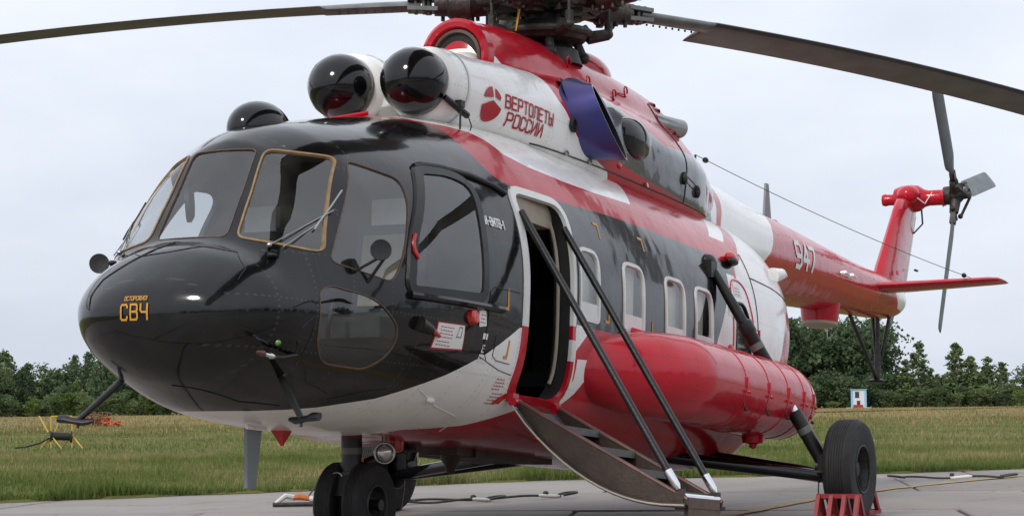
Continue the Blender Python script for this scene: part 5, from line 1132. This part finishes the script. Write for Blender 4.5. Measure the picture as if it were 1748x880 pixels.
# ================================================================== THINGS ON THE APRON
mat('chock_red', (.30, .025, .03), .5, var=.25, vscale=9)
def chock(loc, rz, label):
    r = empty('wheel_chock', loc=loc); r.rotation_euler = (0, 0, rz); tag(r, label, 'chock', 'red chocks at the main wheel')
    for y in (-.165, -.055, .055, .165):
        mb = MB(); mb.beam((-.14,y,.02), (-.03,y,.205), .045, .035, upv=(0,1,0)); mb.beam((.15,y,.02), (.02,y,.205), .045, .035, upv=(0,1,0)); mb.beam((-.14,y,.022), (.15,y,.022), .045, .03) if abs(y) > .1 else None
        mb.build('side_frame', 'chock_red', r, smooth=False)
    mb = MB(); mb.beam((0,-.185,.205), (0,.185,.205), .06, .035); mb.build('top_bar', 'chock_red', r, smooth=False)
    mb = MB(); mb.beam((-.14,-.185,.025), (-.14,.185,.025), .05, .04); mb.beam((.15,-.185,.025), (.15,.185,.025), .05, .04); mb.build('base_bar', 'chock_red', r, smooth=False)
chock((5.95,-2.32,.0), .06, 'red metal chock in front of the large right wheel, its barred face to the camera')
chock((6.91,-2.16,.0), -.04, 'red metal chock behind the large right wheel, only its triangular end showing')
mat('rope_dark', (.07, .06, .05), .9, var=.3, vscale=30, bump=.5, bscale=200)
mat('orange_strap', (.55, .14, .03), .6, var=.2)
def loop(mb, c, d, R=.10, r=.014):
    c = Vector(c); d = Vector(d).normalized(); s_ = Vector((-d.y, d.x, 0)); P = []
    for a in np.linspace(-2.5, 2.5, 16): P.append(c + d*(R*math.cos(a)) + s_*(R*.65*math.sin(a)) + Vector((0,0,.035*math.cos(a/2)+.02)))
    mb.tube(P, r, 8)
def tie(name, A, B, label, mid=.55, sag=.0, hook=True):
    A, B = Vector(A), Vector(B); d = (B-A).normalized(); s_ = Vector((-d.y, d.x, 0)); r = empty(name, loc=A); tag(r, label, 'cable'); A0 = Vector((0,0,0)); L_ = (B-A).length
    P = [d*(L_*t) + s_*(.05*math.sin(t*7)) + Vector((0,0,.028+.012*math.sin(t*11))) for t in np.linspace(.04, .96, 30)]
    MB().tube(P[:int(30*mid)], .012, 8).build('cable_leg', 'rope_dark', r)
    seg = P[int(30*mid)-1:int(30*mid)+6]; mb = MB(); mb.tube(seg, [.012]+[.02]*(len(seg)-2)+[.012], 10); mb.build('turnbuckle', 'trim_white', r)
    MB().tube(P[min(27, int(30*mid)+4):], .014, 8).build('cable_leg', 'rope_dark', r)
    mb = MB(); loop(mb, d*.02, -d, .11); mb.build('thimble', 'rotor_metal', r)
    mb = MB(); loop(mb, d*L_, d, .11); mb.build('thimble', 'rotor_metal', r)
    mb = MB(); mb.ball(d*(L_*mid)+Vector((0,0,.06)), (.032,.032,.022), 10, 8); mb.build('shackle', 'rotor_metal', r)
tie('tie_down_cable', (14.75,-.30,.006), (15.45,-1.55,.006), 'tie-down cable with a white turnbuckle lying right of the large wheel', mid=.5)
tie('tie_down_cable', (7.55,2.72,.006), (9.35,1.72,.006), 'long dark tie-down cable lying between the nose wheel and the stairs', mid=.86)
tie('tie_down_cable', (7.15,2.75,.006), (8.3,2.05,.006), 'short dark tie-down cable ending in a pale loop, nearer the camera than the long one', mid=.8)
r = empty('tie_down_hook', loc=(6.95,3.62,.006)); tag(r, 'white and orange tie-down hook lying left of the nose wheel', 'hook')
mb = MB(); mb.tube([(-.10,.16,.03),(.02,.12,.10),(.10,.05,.08)], [.02,.028,.028], 8); mb.tube([(.12,-.10,.07),(.2,-.25,.06),(.25,-.42,.06)], .03, 8); mb.build('hook_arm', 'trim_white', r)
mb = MB(); mb.tube([(.08,.07,.08),(.11,.0,.09),(.13,-.11,.07)], [.024,.034,.024], 10); mb.build('hook_grip', 'orange_strap', r)
mb = MB(); mb.tube([(-.12,.18,.02),(0,-.02,.02),(.14,-.25,.02),(.2,-.5,.02)], .022, 8); mb.tube([(.13,-.08,.09),(.16,-.13,.17),(.2,-.2,.15)], .008, 6); mb.build('hook_base', 'rotor_metal', r)

# ================================================================== THINGS IN THE FIELD
def cam_at(az, dist, z=0.): return Vector((CAM_POS.x + math.cos(math.radians(az))*dist, CAM_POS.y + math.sin(math.radians(az))*dist, z))
mat('yellow_steel', (.60, .38, .05), .5, var=.15)
mat('cable_black', (.02, .018, .016), .7, var=.3)
c = Vector((32.8, 27.1, 0)); r = empty('cable_reel', loc=c); r.rotation_euler = (0, 0, math.radians(-48)); r.scale = (.74, .74, .68); tag(r, 'yellow tubular reel stand holding dark cable, out in the grass at far left', 'cable reel')
mb = MB()
for x in (-.02, .70): mb.tube([(x,0,.02),(x,0,1.22)], .028, 6)
mb.tube([(-.02,0,1.22),(.70,0,1.22)], .028, 6); mb.tube([(-.02,0,.5),(.70,0,.5)], .022, 6); mb.build('frame', 'yellow_steel', r)
mb = MB()
for x in (-.02, .70):
    for s_ in (-1, 1): mb.tube([(x,0,.5),(x+.34*s_,-.3*s_,.0)], .024, 6)
mb.tube([(-.12,0,.62),(-.42,.2,1.24)], .03, 6); mb.tube([(.62,0,.55),(.8,.1,.85)], .02, 6); mb.tube([(.1,.1,.6),(.34,.2,1.2)], .02, 6); mb.build('legs', 'yellow_steel', r)
mb = MB(); mb.lathe([(.0,-.06),(.22,-.06),(.24,-.03),(.15,.0),(.15,.62),(.24,.66),(.24,.7),(0,.7)], (.0,.08,.48), (1,0,-.05), 18); mb.build('cable_drum', 'cable_black', r)
mb = MB(); mb.tube([(-.05,.05,.42),(-.4,-.1,.22),(-.9,-.2,.08),(-1.3,-.3,.05)], .035, 6); mb.build('loose_cable', 'cable_black', r)
mat('orange_net', (.50, .13, .05), .8, var=.3, vscale=2); mat('dry_branch', (.28, .17, .09), .9, var=.3, vscale=2)
c = cam_at(37.2, 128); r = empty('netting_heap', loc=c); r.scale = (.75,.75,.75); tag(r, 'heap of orange netting and bent branches at the far edge of the field', 'netting')
mb = MB()
for k in range(26):
    y = random.uniform(-2.2, 1.9); h = random.uniform(.25, .75)*(1 if -1.2 < y < 1 else .5); P = [(random.uniform(-.4,.4), y+t*.9-.45, .05+h*math.sin(math.pi*t)) for t in np.linspace(0,1,7)]; mb.tube(P, random.uniform(.04,.09), 5)
mb.build('netting', 'orange_net', r)
mb = MB()
for k in range(16):
    y = random.uniform(-1.8, 0.4); P = [(random.uniform(-.5,.5), y+1.2*t*random.uniform(.6,1.2), 1.25*math.sin(math.pi*(t*.85+.05))*random.uniform(.6,1)) for t in np.linspace(0,1,7)]; mb.tube(P, random.uniform(.02,.04), 5)
mb.build('branches', 'dry_branch', r)
mat('hut_blue', (.22, .48, .68), .6, var=.1); mat('hut_white', (.66, .68, .70), .6, var=.1); mat('hut_dark', (.03, .035, .04), .4, var=.2)
c = cam_at(math.degrees(YAW) - math.degrees(math.atan((1463-874)/3609.)), 335); r = empty('guard_hut', loc=c); r.rotation_euler = (0, 0, math.radians(17)); tag(r, 'small blue and white hut at the foot of the big trees on the right', 'hut')
MB().box((0,.0,1.4), (2.0,2.3,2.8)).build('wall', 'hut_white', r, smooth=False)
for y in (-1.05, 1.05): MB().box((-1.02,y,1.4), (.08,.32,2.8)).build('corner_panel', 'hut_blue', r, smooth=False)
MB().box((0,0,2.86), (2.3,2.6,.12)).build('roof', 'hut_blue', r, smooth=False)
MB().box((-1.02,.25,2.05), (.06,.62,.95)).build('window', 'hut_dark', r, smooth=False)
MB().box((-1.02,0.05,.75), (.06,.5,.75)).build('door_panel', 'hut_dark', r, smooth=False)
mb = MB(); mb.box((-1.5,.1,.25), (.4,1.5,.5)); mb.build('red_crate', 'red_plastic', r, smooth=False)
MB().box((-.1,.0,.02), (3.2,4.0,.10)).build('floor_slab', 'hut_white', r, smooth=False)

# ------------------------------------------------------------------ trees
def leaf_mat(name, dark, light):
    m, N, Lk, b = _nodes(name); t = N.new('ShaderNodeTexCoord'); n1 = N.new('ShaderNodeTexNoise'); n1.inputs['Scale'].default_value = .9; n1.inputs['Detail'].default_value = 5
    g = N.new('ShaderNodeNewGeometry'); Lk.new(g.outputs['Position'], n1.inputs['Vector']); oi = N.new('ShaderNodeObjectInfo')
    s = math_n(N, Lk, 'ADD', n1.outputs['Fac'], math_n(N, Lk, 'MULTIPLY_ADD', oi.outputs['Random'], .5, -.25))
    rr = N.new('ShaderNodeValToRGB'); e = rr.color_ramp.elements; e[0].position = .25; e[0].color = (*dark, 1); e[1].position = .8; e[1].color = (*light, 1); Lk.new(s, rr.inputs[0])
    Lk.new(rr.outputs[0], b.inputs['Base Color']); b.inputs['Roughness'].default_value = .75; b.inputs['Specular IOR Level'].default_value = .2
    tr_ = N.new('ShaderNodeBsdfTranslucent'); Lk.new(rr.outputs[0], tr_.inputs[0]); ms = N.new('ShaderNodeMixShader'); ms.inputs[0].default_value = .3
    out = [q for q in N if q.type == 'OUTPUT_MATERIAL'][0]; Lk.new(b.outputs[0], ms.inputs[1]); Lk.new(tr_.outputs[0], ms.inputs[2]); Lk.new(ms.outputs[0], out.inputs[0])
leaf_mat('leaf_dark', (.056, .090, .046), (.135, .19, .09)); leaf_mat('leaf_mid', (.085, .13, .055), (.20, .255, .105)); leaf_mat('leaf_bright', (.085, .14, .03), (.19, .25, .065))
mat('bark', (.09, .075, .06), .9, var=.4, vscale=4, bump=.4); mat('birch_bark', (.42, .40, .36), .8, var=.45, vscale=5, bump=.2)
def leaves(P, size, seed):
    rg = np.random.default_rng(seed); n = len(P); u = rg.normal(size=(n,3)); u /= np.linalg.norm(u, axis=1, keepdims=True); w = rg.normal(size=(n,3)); v = np.cross(u, w); v /= np.linalg.norm(v, axis=1, keepdims=True)
    s = size*rg.uniform(.6, 1.4, (n,1)); V = np.stack([P-u*s*.5, P+v*s*.33, P+u*s*.55, P-v*s*.33], 1).reshape(-1,3)
    return V, np.arange(4*n).reshape(-1,4)
def tree_mesh(kind, seed):
    rg = np.random.default_rng(seed); cl = []
    if kind == 'cone':        # young pointed birch
        for _ in range(105):
            t = rg.uniform(0,1)**1.15; r = .25*(1-t)**.8+.012; a = rg.uniform(0, 6.283); q = rg.uniform(.3,1); cl.append(((r*q*math.cos(a), r*q*math.sin(a), .02+.97*t), .07*(1-.6*t)))
    elif kind == 'round':     # broad full crown
        lobes = [(rg.normal(0,.10), rg.normal(0,.10), rg.uniform(.42,.82), rg.uniform(.12,.20)) for _ in range(9)]
        for _ in range(110):
            lx, ly, lz, lr = lobes[rg.integers(9)]; d = rg.normal(size=3); d /= np.linalg.norm(d); cl.append(((lx+d[0]*lr, ly+d[1]*lr, min(.98, lz+d[2]*lr*.95)), .055))
        for _ in range(45):
            a = rg.uniform(0,6.28); cl.append(((.2*math.cos(a)*rg.uniform(.3,1), .2*math.sin(a)*rg.uniform(.3,1), rg.uniform(.06,.45)), .06))
    else:                     # drooping, open birch
        for _ in range(125):
            t = rg.uniform(.0,1); r = .26*math.sin(math.pi*min(1, .18+.82*t))**.7*(1-.35*t); a = rg.uniform(0,6.28); q = rg.uniform(.3,1); cl.append(((r*q*math.cos(a), r*q*math.sin(a), .06+.92*t-.05*q), .055))
    P = []
    for c_, s_ in cl:
        k = 16 if kind != 'open' else 15; P.append(np.array(c_)+rg.normal(size=(k,3))*np.array([s_, s_, s_*.75])*.62)
    P = np.concatenate(P); P[:,2] = np.clip(P[:,2], .01, 1.02); V, Fq = leaves(P, .046, seed+1)
    me = bpy.data.meshes.new('crown'); me.from_pydata(V.tolist(), [], Fq.tolist())
    mb = MB(); mb.tube([(0,0,-.02),(.006,0,.2),(-.006,.006,.5),(.004,0,.75),(0,0,.95)], [.020,.016,.011,.006,.002], 7)
    for k in range(9):
        z = .18+.075*k; a = k*2.4+seed; l = .20*(1-z*.6); mb.tube([(0,0,z),(l*.5*math.cos(a), l*.5*math.sin(a), z+.05),(l*math.cos(a), l*math.sin(a), z+.13)], [.007,.005,.002], 5)
    return me, mb.mesh('trunk')
TM = {k: [tree_mesh(k, s) for s in ss] for k, ss in {'cone': (1,2,3), 'round': (11,12,13,14), 'open': (21,22,23)}.items()}
MCACHE = {}
def tree(name, loc, h, wsc, kind, v, leaf, bark, label, group=None):
    key = (kind, v, leaf, bark)
    if key not in MCACHE:
        a, b = TM[kind][v]; a = a.copy(); b = b.copy(); a.materials.append(MATS[leaf]); b.materials.append(MATS[bark]); MCACHE[key] = (a, b)
    cm, tm = MCACHE[key]; r = empty(name, loc=loc); r.scale = (h*wsc, h*wsc, h); r.rotation_euler = (0, 0, random.uniform(0, 6.28)); tag(r, label, 'tree', group)
    link('crown', cm, None, r); link('trunk', tm, None, r); return r
def az_px(px): return math.degrees(YAW) - math.degrees(math.atan((px-874)/3609.))
kinds = ['round','open','cone','round','open']
# wood on the left: three ranks of mixed trees
for rank, (dist, n_, h0, h1) in enumerate(((352, 26, 7.0, 9.6), (364, 24, 9.2, 11.4), (378, 22, 9.8, 12.0))):
    for i in range(n_):
        px = -170 + 660*(i+random.uniform(-.35,.35))/n_; k = kinds[random.randrange(5)]
        hh = random.uniform(h0*.86, h1)*(.96 if px < 230 else .9)
        tree('forest_tree', cam_at(az_px(px), dist+random.uniform(-5,5)), hh, random.uniform(.85,1.15)*(1.15 if k == 'cone' else 1), k, random.randrange(3), random.choice(['leaf_dark','leaf_mid','leaf_dark']), 'bark', 'tall dark green tree in the dense wood at far left', 'trees of the wood at far left')
for i in range(22):
    px = -150 + 640*i/22; tree('forest_bush', cam_at(az_px(px+random.uniform(-12,12)), 343+random.uniform(-5,3)), random.uniform(2.6,4.6), random.uniform(1.3,1.9), 'round', random.randrange(4), random.choice(['leaf_mid','leaf_bright','leaf_mid']), 'bark', 'low bushy tree along the front of the wood at far left', 'bushes edging the wood at far left')
# big dark clump on the right, behind the hut
for i, (px, hh) in enumerate(((1325,13.0),(1348,12.2),(1368,13.4),(1390,12.0),(1412,13.0),(1432,11.6),(1452,13.2),(1472,11.8),(1488,12.6),(1502,10.4),(1340,11),(1380,11.4),(1424,11.4),(1462,11),(1492,9.6),(1300,12.5),(1270,12),(1240,12.4))):
    tree('old_birch', cam_at(az_px(px), 352+random.uniform(-6,10)), hh*1.22, random.uniform(.9,1.15), ['round','open','round','round'][i % 4], i % 3, 'leaf_dark', 'birch_bark' if i % 3 else 'bark', 'tall dark tree in the big clump behind the tail bumper', 'trees of the big dark clump')
for i in range(12):
    tree('clump_bush', cam_at(az_px(1335+16*i+random.uniform(-5,5)), 341+random.uniform(-3,3)), random.uniform(3.5,6.5), 1.35, 'round', i % 4, 'leaf_dark', 'bark', 'dark undergrowth tree at the foot of the big clump', 'undergrowth of the big dark clump')
# young pointed birches further right
for px, hh, lb in ((1566,9.8,'tallest pointed young birch, just right of the big dark clump'),(1630,9.6,'pointed young birch standing between two shorter ones, right of centre of the gap'),(1655,7.6,'shorter leafy birch leaning on the right side of a pointed one'),(1685,7.4,'small pointed birch second from the right edge of the photo'),(1708,6.6,'small pointed birch nearest the right edge before the dip'),(1543,7.2,'rounded young tree at the left end of the young birch row')):
    tree('young_birch', cam_at(az_px(px), 345), hh*1.05, 1.35 if hh > 9 else 1.5, 'cone', random.randrange(3), 'leaf_mid', 'birch_bark', lb, 'young birches at right')
for i in range(26):
    px = 1512 + 10.5*i + random.uniform(-5,5); hh = random.uniform(4.2,6.6) if px < 1690 else random.uniform(3.0,4.6)
    tree('thicket_tree', cam_at(az_px(px), 352+random.uniform(-5,8)), hh, 1.25, random.choice(['round','open','cone']), random.randrange(3), random.choice(['leaf_dark','leaf_mid']), 'bark', 'low thicket tree filling the row between the young birches', 'thicket trees at right')
for i in range(14):
    tree('thicket_bush', cam_at(az_px(1510+19*i+random.uniform(-5,5)), 338+random.uniform(-3,3)), random.uniform(2.0,3.6), 1.7, 'round', i % 4, random.choice(['leaf_mid','leaf_dark','leaf_mid']), 'bark', 'low bush in front of the young birch row', 'bushes before the young birches')
tree('near_birch', cam_at(az_px(1752), 330), 6.4, 1.1, 'round', 1, 'leaf_mid', 'bark', 'leafy tree cut by the right edge of the photo')
tree('bright_bush', cam_at(az_px(1740), 318), 2.6, 1.5, 'round', 2, 'leaf_bright', 'bark', 'bright green bush at the right edge of the photo')
tree('bright_bush', cam_at(az_px(1418), 322), 1.15, 3.2, 'round', 0, 'leaf_bright', 'bark', 'low bright green bush just left of the blue hut')
# tree belt hidden behind the helicopter, and the belt across the field behind the photographer (seen in the paint)
for i in range(40):
    px = 490 + 760*i/40; tree('belt_tree', cam_at(az_px(px), 360+random.uniform(-8,8)), random.uniform(8,11.5), 1.15, kinds[i % 5], random.randrange(3), random.choice(['leaf_dark','leaf_mid']), 'bark', 'tree of the wood line hidden behind the helicopter body', 'wood line behind the helicopter')
for i in range(60):
    az = 165 + 205*i/60 + random.uniform(-1,1); d = random.uniform(85,120) if az < 312 else random.uniform(230,290)
    tree('back_tree', cam_at(az, d), random.uniform(9,14), 1.2, kinds[i % 5], random.randrange(3), 'leaf_dark', 'bark', 'tree in the belt behind the photographer', 'tree belt behind the photographer')

# ------------------------------------------------------------------ grass blades
def blades(name, n, pick, h0, h1, w, cols, label):
    rg = RNG; P = pick(n); n = len(P); h = rg.uniform(h0, h1, n)*(.6+.8*rg.random(n))*(1+.45*np.sin(P[:,0]*2.3+1.9*np.sin(P[:,1]*2.1))); a = rg.uniform(0, 2*np.pi, n); b = rg.uniform(0, 2*np.pi, n); bend = h*rg.uniform(.1,.6,n)
    sx, sy = np.cos(a)*w, np.sin(a)*w; bx, by = np.cos(b)*bend, np.sin(b)*bend
    V = np.empty((n,5,3)); z0 = P[:,2]
    V[:,0] = np.stack([P[:,0]-sx, P[:,1]-sy, z0], 1); V[:,1] = np.stack([P[:,0]+sx, P[:,1]+sy, z0], 1)
    V[:,2] = np.stack([P[:,0]+sx*.75+bx*.35, P[:,1]+sy*.75+by*.35, z0+h*.6], 1); V[:,3] = np.stack([P[:,0]-sx*.75+bx*.35, P[:,1]-sy*.75+by*.35, z0+h*.6], 1)
    V[:,4] = np.stack([P[:,0]+bx, P[:,1]+by, z0+h], 1)
    me = bpy.data.meshes.new(name); me.vertices.add(5*n); me.vertices.foreach_set('co', V.ravel())
    idx = np.empty((n,7), int); base = np.arange(n)*5; idx[:,0:4] = base[:,None]+np.array([0,1,2,3]); idx[:,4:7] = base[:,None]+np.array([3,2,4])
    me.loops.add(7*n); me.loops.foreach_set('vertex_index', idx.ravel()); me.polygons.add(2*n)
    ls = np.empty((n,2), int); ls[:,0] = np.arange(n)*7; ls[:,1] = np.arange(n)*7+4; me.polygons.foreach_set('loop_start', ls.ravel()); me.update(calc_edges=True); me.validate()
    ca = me.color_attributes.new('tint', 'FLOAT_COLOR', 'POINT'); cols = np.array(cols); ph = .7*np.sin(P[:,0]*.55+1.3*np.sin(P[:,1]*.4))+.6*np.sin(P[:,1]*.7-P[:,0]*.2)+.9*np.sin(P[:,0]*3.1+2*np.sin(P[:,1]*1.7))*np.sin(P[:,1]*2.6+1.5*np.sin(P[:,0]*1.3))+.7*np.sin(P[:,0]*7.3+P[:,1]*2)*np.sin(P[:,1]*6.1-P[:,0])
    t = np.clip(.42+.25*ph+rg.normal(0,.17,n), 0, .999); f = t*(len(cols)-1); i0 = f.astype(int); c_ = cols[i0]*(1-(f-i0))[:,None]+cols[i0+1]*(f-i0)[:,None]
    C4 = np.ones((n,5,4)); C4[:,:,:3] = c_[:,None,:]; ca.data.foreach_set('color', C4.ravel())
    o = link(name, me, 'grass_blade'); tag(o, label, 'grass', kind='stuff'); return o
m, N, Lk, b = _nodes('grass_blade'); at = N.new('ShaderNodeVertexColor'); at.layer_name = 'tint'; Lk.new(at.outputs[0], b.inputs['Base Color']); b.inputs['Roughness'].default_value = .7; b.inputs['Specular IOR Level'].default_value = .2
tl = N.new('ShaderNodeBsdfTranslucent'); Lk.new(at.outputs[0], tl.inputs[0]); ms = N.new('ShaderNodeMixShader'); ms.inputs[0].default_value = .35; out = [q for q in N if q.type == 'OUTPUT_MATERIAL'][0]; Lk.new(b.outputs[0], ms.inputs[1]); Lk.new(tl.outputs[0], ms.inputs[2]); Lk.new(ms.outputs[0], out.inputs[0])
EX = np.array(EDGE)
def field_side(P):   # height above the edge line, measured along y
    return P[:,1] - np.interp(P[:,0], EX[:,0], EX[:,1])
def near_pick(n):
    d = np.sqrt(RNG.uniform(17**2, 46**2, n))**.85 * 46**.15 ; az = np.radians(RNG.uniform(9.5, 43.5, n)); P = np.stack([CAM_POS.x+d*np.cos(az), CAM_POS.y+d*np.sin(az), np.full(n, .02)], 1)
    return P[field_side(P) > .02+.12*RNG.random(n)]
def edge_pick(n):
    x = RNG.uniform(2, 24, n); P = np.stack([x, np.interp(x, EX[:,0], EX[:,1])+np.abs(RNG.normal(.0,.30,n))+.02, np.full(n, .01)], 1); return P
def far_pick(n):
    d = RNG.uniform(46, 130, n); az = np.radians(RNG.uniform(9, 44, n)); return np.stack([CAM_POS.x+d*np.cos(az), CAM_POS.y+d*np.sin(az), np.zeros(n)], 1)
def straw_pick(n):
    d = RNG.uniform(85, 320, n); az = np.radians(RNG.uniform(9, 44, n)); return np.stack([CAM_POS.x+d*np.cos(az), CAM_POS.y+d*np.sin(az), np.zeros(n)], 1)
GREEN = [(.095,.135,.03),(.14,.175,.045),(.185,.205,.065),(.26,.235,.10),(.40,.32,.165)]
blades('field_grass', 190000, near_pick, .025, .095, .006, GREEN, 'rough green and straw coloured grass of the near field')
blades('edge_grass', 22000, edge_pick, .03, .17, .006, [(.08,.13,.025),(.12,.17,.04),(.17,.205,.06),(.25,.23,.10)], 'lush grass fringe along the edge of the concrete')
blades('far_grass', 60000, far_pick, .03, .10, .014, GREEN, 'grass of the middle field')
blades('straw_grass', 34000, straw_pick, .05, .22, .03, [(.16,.16,.05),(.26,.20,.085),(.36,.27,.13),(.42,.31,.16)], 'tall dry straw grass in front of the woods')
